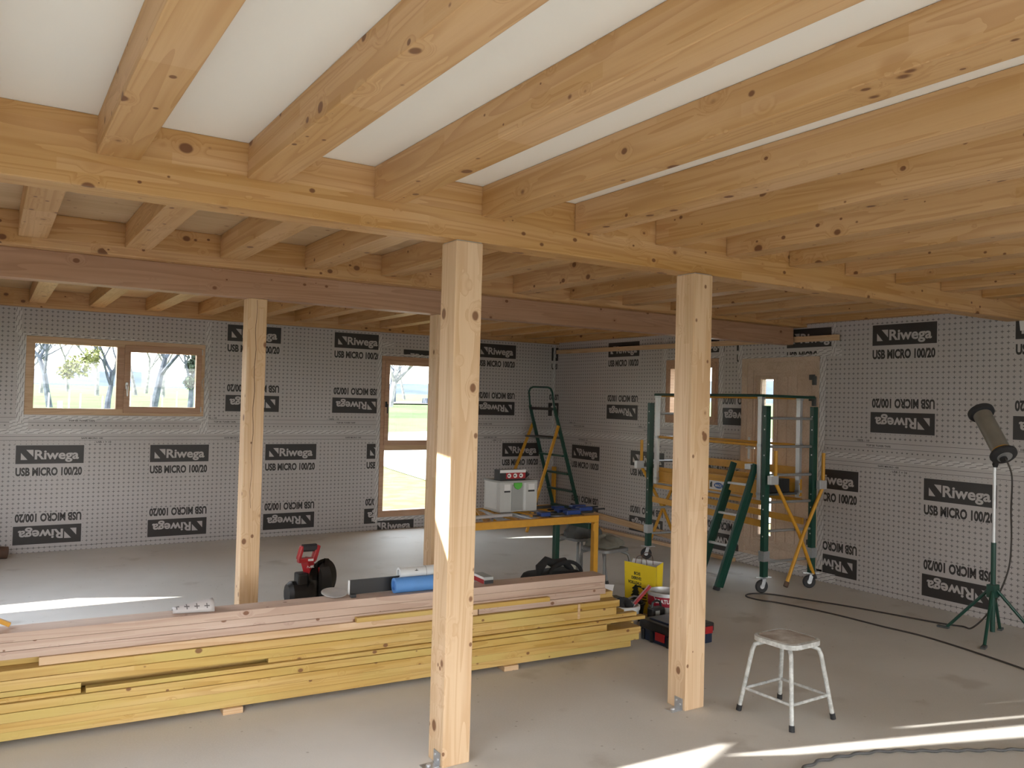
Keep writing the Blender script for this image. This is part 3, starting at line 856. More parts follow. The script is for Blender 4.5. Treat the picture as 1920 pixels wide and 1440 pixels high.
for k in range(3):
    a = -5.645 + k*0.115; f3.box(mo, a, a+0.104, 0.30, 1.96, -0.005, 0.002)
mo.build('panel_mouldings', M['door'], lf, bevel=0.002)
mb = MB(); f3.box(mb, sl0, sl1, sz0, sz1, 0.025, 0.031); mb.build('pane', M['glass'], lf)
ho = MB(); f3.box(ho, -6.035, -6.005, 1.10, 1.33, -0.008, 0.0); ho = ho.build('door_handle', M['steel'], lf, bevel=0.002)
lv = MB(); lv.tube([PR(-6.02, 1.22, 0.0), PR(-6.02, 1.22, 0.05), PR(-6.00, 1.22, 0.056), PR(-5.90, 1.22, 0.056)], 0.008, 10); lv.build('lever', M['alu'], ho, smooth_=True)
for z in (1.95, 1.745, 0.55, 0.35):
    hb = MB(); f3.box(hb, -5.265, -5.205, z-0.025, z+0.025, -0.03, 0.0); f3.box(hb, -5.222, -5.185, z-0.075, z+0.01, -0.04, -0.016)
    hb.build('hinge', M['darkcloth'], t, bevel=0.003)
tag(t, None)

# ================================================================== OUTSIDE
def outmat(name, a, b, sc_, sc2=None):
    m, t, bb = newmat(name); co = N(t, 'ShaderNodeTexCoord'); no = N(t, 'ShaderNodeTexNoise')
    no.inputs['Scale'].default_value = sc_; no.inputs['Detail'].default_value = 6; t.links.new(co.outputs['Object'], no.inputs['Vector'])
    t.links.new(mixc(t, smooth(t, no.outputs['Fac'], 0.35, 0.65), a, b), bb.inputs['Base Color']); bb.inputs['Roughness'].default_value = 0.9
    bb.inputs['Specular IOR Level'].default_value = 0.1
    return m
M['grass'] = outmat('meadow_grass', (0.075, 0.112, 0.038), (0.10, 0.142, 0.055), 0.25)
M['dry'] = outmat('dry_grass', (0.12, 0.10, 0.04), (0.16, 0.135, 0.065), 3.0)
M['gravel'] = outmat('pale_gravel', (0.34, 0.33, 0.31), (0.42, 0.41, 0.39), 5)
M['soil'] = outmat('trodden_soil', (0.15, 0.135, 0.115), (0.21, 0.195, 0.17), 1.5)
M['earth'] = outmat('bare_earth', (0.18, 0.16, 0.13), (0.26, 0.24, 0.21), 0.6)
M['hill'] = outmat('hazy_distant_woods', (0.05, 0.063, 0.09), (0.075, 0.09, 0.12), 0.06)  # bluish distance haze mixed into the colour
M['bark'] = outmat('pale_bark', (0.12, 0.12, 0.12), (0.22, 0.21, 0.21), 2.5)
M['bark2'] = outmat('hazy_grey_bark', (0.05, 0.056, 0.072), (0.095, 0.105, 0.13), 2.5)  # hazy blue tint put into the bark colour
M['leaf'] = outmat('yellow_green_foliage', (0.14, 0.15, 0.05), (0.2, 0.2, 0.09), 2)
M['ivy'] = outmat('ivy_leaves', (0.04, 0.055, 0.04), (0.08, 0.1, 0.07), 2)

def gz(x, y):
    d = math.hypot(x, y)
    return -0.30 + max(0.0, min(1.0, (d-48)/30))*1.30 + max(0, d-78)*0.008
mb = MB()
rs = [6, 12, 20, 34, 48, 56, 63, 70, 78, 100, 140, 200, 300, 420]
n = 72
for r in rs:
    for k in range(n):
        a = 2*PI*k/n; x, y = 3 + r*math.cos(a), 3 + r*math.sin(a); mb.v.append(Vector((x, y, gz(x-3, y-3))))
o = len(mb.v); mb.v.append(Vector((3, 3, -0.3)))
for i in range(len(rs)-1):
    for k in range(n):
        a = i*n+k; b = i*n+(k+1) % n; mb.f.append((a, b, b+n, a+n)); mb.m.append(0)
for k in range(n): mb.f.append((o, k, (k+1) % n)); mb.m.append(0)
S(mb.build('ground', M['grass']))
mb = MB(); mb.add([(x, y, -0.285) for x, y in ((-20, 13), (1, 22), (9.9, 23.8), (9.2, 20.72), (8.72, 17.44), (9.5, 12), (14, 4), (14, -20), (-20, -20))], [tuple(range(9))])
S(mb.build('ground', M['dry']))
mb = MB(); mb.add([(x, y, -0.275) for x, y in ((-40, -40), (8.5, -40), (8.5, 9.3), (7.2, 10.3), (-3, 10.6), (-40, 14))], [tuple(range(6))])
S(mb.build('ground', M['soil']))
mb = MB(); mb.add([(x, y, -0.27) for x, y in ((9.2, 20.72), (8.72, 17.44), (9.5, 12), (14, 4), (30, 4), (46, 41), (30, 42.5), (21.4, 43.0), (18.4, 41.7), (9, 40.5), (7, 30), (9.9, 23.8))], [tuple(range(12))])
S(mb.build('ground', M['gravel']))
mb = MB(); rr = random.Random(8)
poly = []
for k in range(24):
    a = 2*PI*k/24; poly.append((37 + 13*math.cos(a)*(1+0.12*rr.random()), 79 + 5.5*math.sin(a)*(1+0.2*rr.random())))
mb.add([(x, y, gz(x-3, y-3) + 0.12) for x, y in poly], [tuple(range(24))]); S(mb.build('ground', M['earth']))
mb = MB(); rr = random.Random(2); nn = 90
for i in range(nn+1):
    a = -0.3 + 2.3*i/nn; R_ = 390
    h = 10.5 + 2.5*math.sin(a*3.1+0.4) + 1.2*math.sin(a*9+1) + rr.random()*0.8
    for (dr, z) in ((-70, 0.5), (-30, h*0.55), (0, h), (40, h*0.7)):
        mb.v.append(Vector(((R_+dr)*math.cos(a), (R_+dr)*math.sin(a), z)))
for i in range(nn):
    for j in range(3):
        a = i*4+j; mb.f.append((a, a+4, a+5, a+1)); mb.m.append(0)
S(mb.build('hill_ridge', M['hill'], smooth_=True))

def tree(x, y, H, seed, label, mat='bark', lean=(0, 0), levels=6, spread=0.58, group=None, leaf=None, leafm='leaf', r0=0.22, name='bare_tree'):
    rnd = random.Random(seed); z0 = gz(x-3, y-3) - 0.1
    t = empty(name, (x, y, z0)); tag(t, label, 'tree', group)
    mb = MB(); tips = []
    def grow(p, d, L_, r, lv):
        n_ = 3; pts = [p]; q = p; dd = d
        for i in range(n_):
            dd = (dd + Vector((rnd.uniform(-1,1), rnd.uniform(-1,1), rnd.uniform(-0.6,1)))*0.13).normalized()
            q = q + dd*L_/n_; pts.append(q)
        mb.tube(pts, r, 7 if lv < 2 else (4 if lv < 4 else 3), caps=False, radii=[r*(1-0.4*i/n_) for i in range(n_+1)])
        if lv >= levels: tips.append(q); return
        kids = rnd.choice((3, 3, 4)) if lv < levels-1 else 4
        for k in range(kids):
            a = 2*PI*(k + rnd.random()*0.7)/kids; side = Vector((math.cos(a), math.sin(a), 0))
            nd = (dd*(1-spread*0.45) + side*spread + Vector((0, 0, 0.12))).normalized()
            s = pts[-1] if k < 2 else pts[2]
            grow(s, nd, L_*rnd.uniform(0.62, 0.82), r*0.52, lv+1)
    grow(Vector((x, y, z0)), Vector((lean[0], lean[1], 1)).normalized(), H*0.30, r0, 0)
    mb.build('branches', M[mat], t, recalc=False)
    if leaf:
        lb = MB()
        for (c, r, k) in leaf:
            for _ in range(k):
                v = Vector((rnd.gauss(0, 1), rnd.gauss(0, 1), rnd.gauss(0, 0.8))); v = v.normalized()*r*rnd.random()**0.4
                p = Vector((x, y, z0)) + Vector(c) + v; s = rnd.uniform(0.08, 0.2)
                e1 = Vector((rnd.uniform(-1,1), rnd.uniform(-1,1), rnd.uniform(-1,1))).normalized(); e2 = e1.orthogonal().normalized()
                lb.add([p-e1*s, p+e2*s*0.6, p+e1*s, p-e2*s*0.6], [(0,1,2,3)])
        lb.build('foliage', M[leafm], t, recalc=False)
    return t
tree(3.6, 66, 12, 3, 'bare grey tree at the left side of the left window', 'bark2', (-0.1, 0), group=None)
tree(1.9, 78, 10, 9, 'low dark bare tree behind the left edge of the left window', 'bark2', (0.2, 0))
tree(7.0, 64, 9, 5, 'low spreading tree with yellow green leaves in the middle of the left window', 'bark2', (0.05, 0), levels=5,
     leaf=[((-1.9, 0, 3.1), 0.9, 260), ((-1.1, 0, 3.7), 0.8, 220), ((-2.6, 0, 2.7), 0.6, 150)], name='leafy_tree')
tree(8.9, 90, 15, 12, 'tall pale bare tree crown at the right of the fixed pane', 'bark', (0, 0))
tree(10.3, 66, 13, 21, 'leaning forked bare tree in the opening sash of the left window', 'bark2', (0.28, 0), r0=0.3)
tree(12.3, 63, 11, 33, 'ivy-clad tree trunk at the right of the opening sash', 'bark2', (0.05, 0), levels=5,
     leaf=[((0.1, 0, 2.2), 0.55, 380), ((0.15, 0, 3.4), 0.6, 380), ((0.2, 0, 4.6), 0.8, 300), ((0.7, 0, 3.8), 0.5, 120)], leafm='ivy', name='ivy_tree')
tree(14.6, 88, 15, 41, 'far bare tree behind the ivy-clad trunk', 'bark', (0, 0))
tree(31.0, 70, 12, 55, 'whitish leaning bare tree at the left of the tall window', 'bark', (0.35, 0), r0=0.34)
tree(33.8, 76, 10, 61, 'slim dark bare tree in the middle of the tall window', 'bark2', (0.02, 0), r0=0.16)
tree(36.0, 80, 12, 67, 'curved bare tree at the right of the tall window', 'bark2', (0.15, 0), r0=0.16)
tf = tree(4.5, 98, 15, 71, 'pale bare tree in the far row beyond the meadow', 'bark', (0.1, 0), group='far row of bare trees')
tg = tree(13.5, 98, 16, 72, 'pale bare tree in the far row beyond the meadow', 'bark', (-0.1, 0), group='far row of bare trees')
for k, (x, y, q) in enumerate(((22.5, 100, 0), (17.8, 120, 1), (8.5, 120, 0), (42.5, 98, 0), (52, 112, 1))):
    c_ = copy_tree((tf, tg)[q]); c_.location = (x, y, gz(x-3, y-3)-0.1); c_.rotation_euler = (0, 0, 1.3*k+0.7)
for k, (x, y) in enumerate(((37.3, 75), (38.6, 76))):
    mb = MB(); z = gz(x-3, y-3); mb.lathe([(0.55, 0), (0.5, 0.3), (0.45, 0.62), (0.2, 0.66)], 12, c=(x, y, z))
    o = mb.build('tree_stump', M['bark2'], loc=(x, y, z)); tag(o, ('left' if k == 0 else 'right') + ' dark stump beyond the grass in the tall window', 'stump')
def fpost(x, y, h, r, label, group=None):
    mb = MB(); z = gz(x-3, y-3); mb.tube([(x, y, z-0.1), (x+0.02, y, z+h)], r, 8)
    tag(mb.build('fence_post', M['gravel'], loc=(x, y, z)), label, 'fence post', group)
fpost(1.62, 25.5, 1.62, 0.062, 'near white fence post in the left pane of the left window')
for k in range(12):
    fpost(3.2 + k*1.02 + 0.2*math.sin(k*2.3), 60 + 0.3*k, 1.3 + 0.2*math.sin(k*1.7), 0.05, 'pale fence post along the far edge of the meadow', 'far meadow fence posts')

# ================================================================== TIMBER STACK
th = math.atan2(-0.2, 3.6); U = Vector((math.cos(th), math.sin(th), 0)); Vv = Vector((-math.sin(th), math.cos(th), 0))
O_ = Vector((0.1, 4.5, 0)) - U*(0.1)
def plank(xl, xr, z0, z1, dy, dp, mat, label, group=None, name='lumber_plank', bow=0.0, yaw=0.0):
    """front face on the stack's front plane + dy"""
    a = O_ + U*xl + Vv*(dy + dp/2) + Vector((0, 0, (z0+z1)/2)); b = O_ + U*xr + Vv*(dy + dp/2 + yaw) + Vector((0, 0, (z0+z1)/2 + bow))
    o = member(name, a, b, dp, z1-z0, M[mat], bev=0.0025)
    return tag(o, label, 'plank' if name != 'wooden_batten' else 'batten', group)
gy = 'yellow treated timbers of the floor stack'; gp = 'pinkish planks on top of the stack'
plank(-0.80, 3.50, 0.4650, 0.5085, 0.000, 0.145, 'pinkplank', 'topmost of the pinkish planks on the timber stack', gp)
plank(-0.80, 3.50, 0.4240, 0.4640, 0.002, 0.145, 'pinkplank', 'second pinkish plank from the top of the stack', gp)
plank(-0.80, 3.505, 0.3850, 0.4230, -0.001, 0.145, 'pinkplank', 'lowest pinkish plank, lying directly on the yellow timbers', gp)
# yellow rows from top to bottom: (front piece), then the hidden row behind
plank(0.24, 2.55, 0.3450, 0.3840, -0.014, 0.052, 'batten', 'orange-brown batten at the top front of the yellow timbers, starting at the left', None, 'wooden_batten')
plank(2.56, 3.46, 0.3450, 0.3830, -0.004, 0.045, 'pinkplank', 'short brownish batten under the right end of the pinkish planks', None, 'wooden_batten')
plank(-0.80, 3.60, 0.3440, 0.3835, 0.052, 0.10, 'yellow', 'yellow timber just under the pinkish planks', gy)
plank(-0.80, 3.60, 0.2990, 0.3430, -0.030, 0.095, 'yellow', 'uppermost front yellow timber, tied by a pale band near its right end', gy)
plank(-0.80, 3.62, 0.2990, 0.3430, 0.068, 0.095, 'yellow', 'yellow timber behind the uppermost front one', gy)
plank(-0.80, 3.57, 0.2510, 0.2980, -0.036, 0.095, 'yellow', 'second front yellow timber from the top, with a broad smooth face', gy)
plank(-0.80, 3.60, 0.2510, 0.2980, 0.062, 0.095, 'yellow', 'yellow timber behind the second front one', gy)
plank(-0.80, 0.42, 0.2255, 0.2490, -0.040, 0.085, 'yellow', 'short yellow strip at the far left of the stack', gy)
plank(1.30, 3.74, 0.2255, 0.2500, -0.035, 0.045, 'yellow', 'thin yellow strip projecting past the right end of the stack', gy, 'wooden_batten')
plank(0.44, 3.80, 0.2010, 0.2235, -0.052, 0.05, 'yellow', 'longest thin yellow strip, projecting furthest at the right end', gy, 'wooden_batten')
plank(-0.80, 3.70, 0.2040, 0.2490, 0.052, 0.10, 'yellow', 'yellow timber set back behind the two thin strips', gy)
plank(-0.80, 0.42, 0.2010, 0.2235, -0.044, 0.05, 'yellow', 'short lower yellow strip at the far left of the stack', gy)
plank(-0.80, 3.48, 0.1590, 0.1990, -0.060, 0.12, 'yellow', 'yellow timber under the thin strips, shortest at the right end', gy)
plank(-0.80, 3.60, 0.1590, 0.1990, 0.064, 0.09, 'yellow', 'yellow timber hidden behind the shortest one', gy)
plank(-0.80, 3.755, 0.1140, 0.1575, -0.064, 0.12, 'yellow', 'bright yellow timber, third from the bottom of the stack', gy)
plank(-0.80, 3.79, 0.1140, 0.1575, 0.060, 0.09, 'yellow', 'yellow timber behind the third one from the bottom', gy)
plank(-0.80, 3.745, 0.0715, 0.1130, -0.060, 0.12, 'yellow', 'yellow timber second from the bottom of the stack', gy)
plank(-0.80, 3.70, 0.0715, 0.1130, 0.064, 0.09, 'yellow', 'yellow timber behind the second one from the bottom', gy)
plank(-0.80, 3.68, 0.0310, 0.0705, -0.056, 0.12, 'yellow', 'bottom yellow timber at the front of the stack', gy)
plank(-0.80, 3.64, 0.0310, 0.0705, 0.068, 0.09, 'yellow', 'bottom yellow timber at the back of the stack', gy)
o = plank(1.78, 3.05, 0.3850, 0.4120, -0.036, 0.034, 'yellow', 'short yellow stick with a pale cut end, lying against the pinkish planks', None, 'wooden_batten')
for xx, lb in ((1.12, 'left small wood block under the timber stack'), (2.76, 'right small wood block under the timber stack')):
    a = O_ + U*xx; mb = MB(); mb.box((-0.05, -0.075, 0.0), (0.05, 0.25, 0.0300)); o = mb.build('wood_block', M['batten'], bevel=0.002)
    o.location = a; o.rotation_euler = (0, 0, th); tag(o, lb, 'block')
mb = MB(); a = 3.26                      # the pale strap round the upper bundle
for (y0, y1, z0, z1) in ((-0.0345, -0.0325, 0.25, 0.345),):
    mb.add([tuple(O_ + U*a + Vv*(-0.0375) + Vector((0,0,0.2505))), tuple(O_ + U*(a+0.018) + Vv*(-0.0375) + Vector((0,0,0.2505))),
            tuple(O_ + U*(a+0.022) + Vv*(-0.0325) + Vector((0,0,0.3455))), tuple(O_ + U*(a+0.004) + Vv*(-0.0325) + Vector((0,0,0.3455))),
            tuple(O_ + U*(a-0.03) + Vv*(0.045) + Vector((0,0,0.3455))), tuple(O_ + U*(a-0.05) + Vv*(0.045) + Vector((0,0,0.3455))),], [(0,1,2,3), (3,2,4,5)])
o = mb.build('packing_strap', M['batten']); tag(o, 'pale packing strap round the upper yellow timbers', 'strap')
md = o.modifiers.new('thick', 'SOLIDIFY'); md.thickness = 0.0015; md.offset = 1.0

# things lying on the stack
def on(x, dy, z=0.5095): return O_ + U*x + Vv*dy + Vector((0, 0, z))
def roll(name, x0, x1, dy, z, r, mat, label, cat, hollow=True, turns=False):
    a = on(x0, dy, z+r); b = on(x1, dy, z+r); d = (b-a); L_ = d.length
    Q = Vector((0, 0, 1)).rotation_difference(d.normalized()).to_matrix()
    mb = MB(); mb.lathe([(r*0.62, 0.012), (r*0.62, 0.0), (r, 0.0), (r, L_), (r*0.62, L_), (r*0.62, L_-0.012)], 26, c=a, rot=Q)
    o = mb.build(name, mat, loc=a, smooth_=True, angle=0.6); tag(o, label, cat); return o, a, Q, L_
roll('foam_roll', 2.03, 2.50, 0.055, 0.509, 0.044, M['foam'], 'light blue foam roll lying on the pinkish planks behind the nearest post', 'roll')
o, a, Q, L_ = roll('membrane_roll', 2.08, 2.50, 0.112, 0.5720, 0.036, M['whiteplastic'], 'white roll with printed crosses on the blue foam roll', 'roll')
for u_ in (0.10, 0.165, 0.27):
    mk = MB()
    for dz in (0,):
        c = a + Q @ Vector((0, 0, u_)); 
        if u_ == 0.10:
            mk.cbox(c + Vector((0, -0.032, 0.0175)), (0.022, 0.002, 0.003)); mk.cbox(c + Vector((0, -0.032, 0.0175)), (0.003, 0.002, 0.018))
        else: mk.lathe([(0.0363, 0), (0.0363, 0.002)], 24, c=c, rot=Q, cap0=False, cap1=False)
    mk.build('printed_mark', M['ink'], o)
t = empty('dark_board', tuple(on(1.78, 0.125))); tag(t, 'black panel with white edge standing on the stack left of the blue roll', 'panel')
mb = MB(); a = on(1.785, 0.12); b = on(2.16, 0.12); mb.bar(a + Vector((0,0,0.041)), b + Vector((0,0,0.044)), 0.012, 0.082); mb.build('face', M['black'], t)
mb = MB(); a = on(1.778, 0.12); b = on(1.785, 0.12); mb.bar(a + Vector((0,0,0.041)), b + Vector((0,0,0.041)), 0.013, 0.082); mb.build('edge_strip', M['paper'], t)
mb = MB(); c = on(1.70, 0.135, 0.5125); Rt = Matrix.Rotation(math.radians(9), 3, 'X')
mb.lathe([(0.0, 0.012), (0.062, 0.012), (0.070, 0.016), (0.074, 0.016), (0.074, 0.013), (0.066, 0.008), (0.0, 0.008)], 36, c=c, rot=Rt, cap0=False, cap1=False)
tag(mb.build('round_tin', M['alu'], loc=tuple(c), smooth_=True), 'shiny round shallow tin on the stack between the saw and the black panel', 'lid')
mb = MB(); mb.cbox(on(1.738+0.045, 0.05, 0.5185), (0.03, 0.03, 0.018), rot=Matrix.Rotation(th, 3, 'Z')); tag(mb.build('plastic_block', M['black'], bevel=0.002), 'small black block beside the shiny metal lid', 'block')
t = empty('tool_box_carton', tuple(on(2.64, 0.09))); tag(t, 'small red and white carton on the stack, right of the nearest post', 'carton')
Rz = Matrix.Rotation(th, 3, 'Z')
mb = MB(); mb.cbox(on(2.655, 0.13, 0.5315), (0.065, 0.15, 0.043), rot=Rz); mb.build('carton', M['midgrey'], t, bevel=0.002)
mb = MB(); mb.cbox(on(2.6215, 0.13, 0.5245), (0.0015, 0.148, 0.026), rot=Rz); mb.build('red_print', M['red'], t)
mb = MB(); mb.cbox(on(2.6215, 0.13, 0.5455), (0.0017, 0.148, 0.014), rot=Rz); mb.build('white_print', M['paper'], t)
mb = MB(); mb.cbox(on(2.655, 0.0545, 0.5225), (0.063, 0.0015, 0.022), rot=Rz); mb.build('black_print', M['black'], t)
# torn scrap of membrane hanging over the back edge of the stack
mb = MB(); rr = random.Random(5); rows = 9; cols = 7
for i in range(rows):
    u_ = i/(rows-1)
    for j in range(cols):
        v_ = j/(cols-1); a = PI*0.95*v_
        rad = 0.020 + 0.026*u_
        x = 0.83 + 0.20*u_; yy = 0.085 - rad*math.cos(a)*1.2; zz = 0.511 + rad*math.sin(a)*1.3
        p = on(x, yy, zz); mb.v.append(p + Vector((rr.uniform(-1,1), rr.uniform(-1,1), 0))*0.002)
for i in range(rows-1):
    for j in range(cols-1):
        a = i*cols+j; mb.f.append((a, a+1, a+cols+1, a+cols)); mb.m.append(0)
o = mb.build('membrane_scrap', membranemat('membrane_scrap', 0), smooth_=True); md = o.modifiers.new('t', 'SOLIDIFY'); md.thickness = 0.001
tag(o, 'curled scrap of printed membrane on the stack in front of the cracked post', 'scrap')
# left edge of the stack
t = empty('hand_tool', tuple(on(0.05, 0.09))); tag(t, 'amber wooden handle with brown head at the left end of the stack', 'tool')
mb = MB(); mb.bar(on(-0.10, 0.10, 0.640), on(0.115, 0.105, 0.522), 0.026, 0.020); mb.build('handle', M['amber'], t, bevel=0.003)
mb = MB(); mb.bar(on(-0.14, 0.075, 0.575), on(0.02, 0.075, 0.540), 0.05, 0.055); mb.build('head', M['brown'], t, bevel=0.01)

# ================================================================== STOOLS
def stool(loc, rz, label, paint, seatm, hgt=0.42, top=0.120, foot=0.170, rail=True, group=None):
    t = empty('metal_stool', loc, rz); tag(t, label, 'stool', group)
    # seat rim: rounded square ring, slightly dished board inside
    def rsq(h, r, n=6):
        out = []
        for cx_, cy_, a0 in ((h-r, h-r, 0), (-h+r, h-r, PI/2), (-h+r, -h+r, PI), (h-r, -h+r, 1.5*PI)):
            for i in range(n+1): a = a0 + PI/2*i/n; out.append((cx_ + r*math.cos(a), cy_ + r*math.sin(a)))
        return out
    A = rsq(top+0.020, 0.07); B = rsq(top+0.004, 0.058); n = len(A); mb = MB()
    for ring, z in ((B, hgt-0.030), (A, hgt-0.028), (A, hgt-0.004), (B, hgt), (B, hgt-0.006)):
        for x, y in ring: mb.v.append(Vector((x, y, z)))
    for i in range(4):
        for k in range(n): a = i*n+k; b = i*n+(k+1) % n; mb.f.append((a, b, b+n, a+n)); mb.m.append(0)
    mb.f.append(tuple(range(n))[::-1]); mb.m.append(0)
    mb.build('seat_rim', paint, t, local=True, smooth_=True, angle=0.7)
    Cc = rsq(top-0.001, 0.054); s = MB(); s.prism(Cc, hgt-0.012, hgt-0.001); s.build('seat_board', seatm, t, local=True, bevel=0.002)
    for sx_, sy_ in ((-1, -1), (1, -1), (-1, 1), (1, 1)):
        l = MB(); p0 = Vector((sx_*(top-0.045), sy_*(top-0.045), hgt-0.035)); p1 = Vector((sx_*(top-0.004), sy_*(top-0.004), hgt-0.055)); p2 = Vector((sx_*(top+0.005), sy_*(top+0.005), hgt-0.085)); p3 = Vector((sx_*foot, sy_*foot, 0.018))
        l.tube([p0, (p0+p1)/2 + Vector((sx_*0.004, sy_*0.004, -0.002)), p1, p2, p3], 0.0115, 12)
        lo = l.build('leg', paint, t, local=True, smooth_=True)
        c = MB(); d = (p3-p2).normalized(); c.tube([p3 - d*0.014, p3 + d*0.017], 0.0145, 12); co_ = c.build('rubber_foot', M['rubber'], None, smooth_=True, loc=None)
        co_.parent = lo
    if rail:
        zr = 0.125; k = foot - (foot-top)*zr/(hgt-0.08)
        for a, b in (((-k,-k),(k,-k)), ((k,-k),(k,k)), ((k,k),(-k,k)), ((-k,k),(-k,-k))):
            r_ = MB(); r_.tube([(a[0], a[1], zr), (b[0], b[1], zr)], 0.0085, 10); r_.build('footrest_bar', paint, t, local=True, smooth_=True)
    return t
stool((3.672, 2.978, 0), 0.03, 'worn white metal stool with a wooden seat standing alone on the floor in front', M['whitepaint'], M['seat'])
t2 = stool((4.47, 5.53, 0), 0.10, 'grey tube stool with crumpled cloth on it, behind the yellow bench leg', M['dullsteel'], M['greycloth'], hgt=0.43, top=0.14, foot=0.19, rail=False)
t3 = stool((4.62, 6.08, 0), 0.05, 'grey tube stool further back carrying dark work clothes', M['dullsteel'], M['darkcloth'], hgt=0.43, top=0.14, foot=0.18, rail=False)

def heap(name, c, r, h, seed, mat, label, cat, n=26, m=9, fold=7, sq=(1, 1), rz=0.0, subd=1):
    """a crumpled pile of cloth: lumpy closed dome resting at c"""
    rnd = random.Random(seed); ph = [rnd.uniform(0, 6.28) for _ in range(6)]
    mb = MB(); c = Vector(c); R_ = Matrix.Rotation(rz, 3, 'Z')
    for i in range(m):
        f_ = i/(m-1); a_el = f_*PI/2
        for k in range(n):
            a = 2*PI*k/n
            w_ = 1 + 0.16*math.sin(3*a+ph[0]) + 0.10*math.sin(fold*a+ph[1]+f_*3) + 0.05*rnd.uniform(-1, 1)
            rr_ = r*math.cos(a_el)**0.8*w_
            z = h*math.sin(a_el)**0.8*(1+0.22*math.sin(2*a+ph[2]) + 0.12*math.sin(5*a+ph[3]+f_*4))
            p = Vector((rr_*math.cos(a)*sq[0], rr_*math.sin(a)*sq[1], max(0, z)))
            mb.v.append(c + R_ @ p)
    for i in range(m-1):
        for k in range(n): a = i*n+k; b = i*n+(k+1) % n; mb.f.append((a, b, b+n, a+n)); mb.m.append(0)
    mb.f.append(tuple(range(n))[::-1]); mb.m.append(0); e = (m-1)*n; mb.f.append(tuple(e+k for k in range(n))); mb.m.append(0)
    o = mb.build(name, mat, loc=tuple(c), smooth_=True, angle=0.9); tag(o, label, cat); return o
heap('crumpled_cloth', (4.49, 5.55, 0.431), 0.135, 0.075, 3, M['greycloth'], 'crumpled grey-green cloth lying on the nearer grey tube stool', 'cloth', sq=(1.1, 1.0))
heap('work_trousers', (4.60, 6.04, 0.431), 0.165, 0.13, 11, M['darkcloth'], 'dark grey work clothes heaped on the rear grey tube stool', 'clothes', fold=9, sq=(1.05, 0.9))
heap('work_jacket', (4.74, 6.14, 0.50), 0.12, 0.11, 17, M['darkcloth'], 'dark jacket sticking up from the heap on the rear stool', 'clothes', fold=5, sq=(1.2, 0.5), rz=0.4) if False else None

# ================================================================== WORK BENCH MADE OF SCAFFOLD PARTS
bx0, bx1, by0, by1, bz = 2.96, 4.165, 5.26, 5.93, 0.75
t = empty('work_bench', ((bx0+bx1)/2, (by0+by1)/2, 0)); tag(t, 'low amber and green scaffold bench carrying the light grey tool case', 'bench')
def rail(name, a, b, wd, ht, mat, par, bev=0.003):
    mb = MB(); mb.bar(a, b, wd, ht); return mb.build(name, mat, par, bevel=bev)
rail('rail', (bx0, by0, bz-0.028), (bx1, by0, bz-0.028), 0.045, 0.055, M['amber'], t)
rail('rail', (bx0+0.40, by1, bz-0.028), (bx1, by1, bz-0.028), 0.045, 0.055, M['amber'], t)
for y, m_ in ((by0, 'amber'), (5.72, 'green')):
    for x in (bx1-0.022, bx0+0.022):
        xx = x + ((-0.05 if x > 3.5 else 0.13) if y > 5.5 else 0)
        rail('leg', (xx, y, 0.0), (xx, y, bz-0.056 if y < 5.5 else bz-0.03), 0.044, 0.044, M[m_], t)
for x, x2 in ((bx1-0.05, bx1-0.05), (bx0+0.05, bx0+0.42)): rail('cross_bar', (x, by0+0.022, bz-0.095), (x2, by1-0.02, bz-0.095), 0.03, 0.045, M['green'], t)
mb = MB(); mb.box((bx1-0.055, by0-0.024, bz-0.125), (bx1-0.044, by0-0.004, bz-0.07)); mb.build('lug', M['amber'], t)
sl = [3.16, 3.32, 3.46, 3.58, 3.72, 3.88, 4.04]
for i, x in enumerate(sl):
    if i % 2 == 0: rail('slat', (x, by0+0.022, bz-0.012), (x-0.02+(0.30 if x < 3.2 else 0), by1-0.022, bz-0.012), 0.055, 0.012, M['amber'], t)
    else: rail('slat', (x, by0+0.022, bz-0.014), (x+(0.13 if x < 3.4 else 0), by1-0.022, bz-0.014), 0.045, 0.02, M['steel'], t)
    if i % 2 == 0:
        for q in range(5):
            mb = MB(); yy = by0+0.07+0.12*q; xq = x-0.003+((0.30*(yy-by0)/0.67) if x < 3.2 else 0); mb.cyl((xq, yy, bz-0.0062), (xq, yy, bz-0.0052), 0.009, 10); mb.build('slat_hole', M['black'], t)
rail('slat', (3.12, by0+0.16, bz+0.011), (3.46, by0+0.19, bz+0.011), 0.05, 0.020, M['alu'], t)
# systainer-like tool case
t = empty('tool_case', (3.655, 5.77, bz)); tag(t, 'light grey stackable tool case with green latch standing on the bench', 'tool case')
cx0, cx1, cy0, cy1, cz0, cz1 = 3.478, 3.835, 5.64, 5.90, bz+0.001, bz+0.252
mb = MB(); mb.box((cx0, cy0, cz0), (cx1, cy1, cz1-0.012)); mb.build('body', M['grey'], t, bevel=0.006)
mb = MB(); mb.box((cx0-0.002, cy0-0.002, cz1-0.014), (cx1+0.002, cy1+0.002, cz1)); mb.build('lid', M['midgrey'], t, bevel=0.003)
mb = MB(); mb.box((3.585, cy0-0.006, cz0+0.012), (3.690, cy0+0.001, cz1-0.03)); mb.build('front_panel', M['midgrey'], t, bevel=0.002)
mb = MB(); mb.prism([(3.600, cz1-0.016), (3.676, cz1-0.016), (3.676, cz1-0.040), (3.662, cz1-0.060), (3.638, cz1-0.072), (3.614, cz1-0.060), (3.600, cz1-0.040)], 0, 0.012, T=Matrix(((1,0,0,0),(0,0,-1,cy0-0.004),(0,1,0,0),(0,0,0,1))))
mb.build('latch', M['limegreen'], t, bevel=0.002)
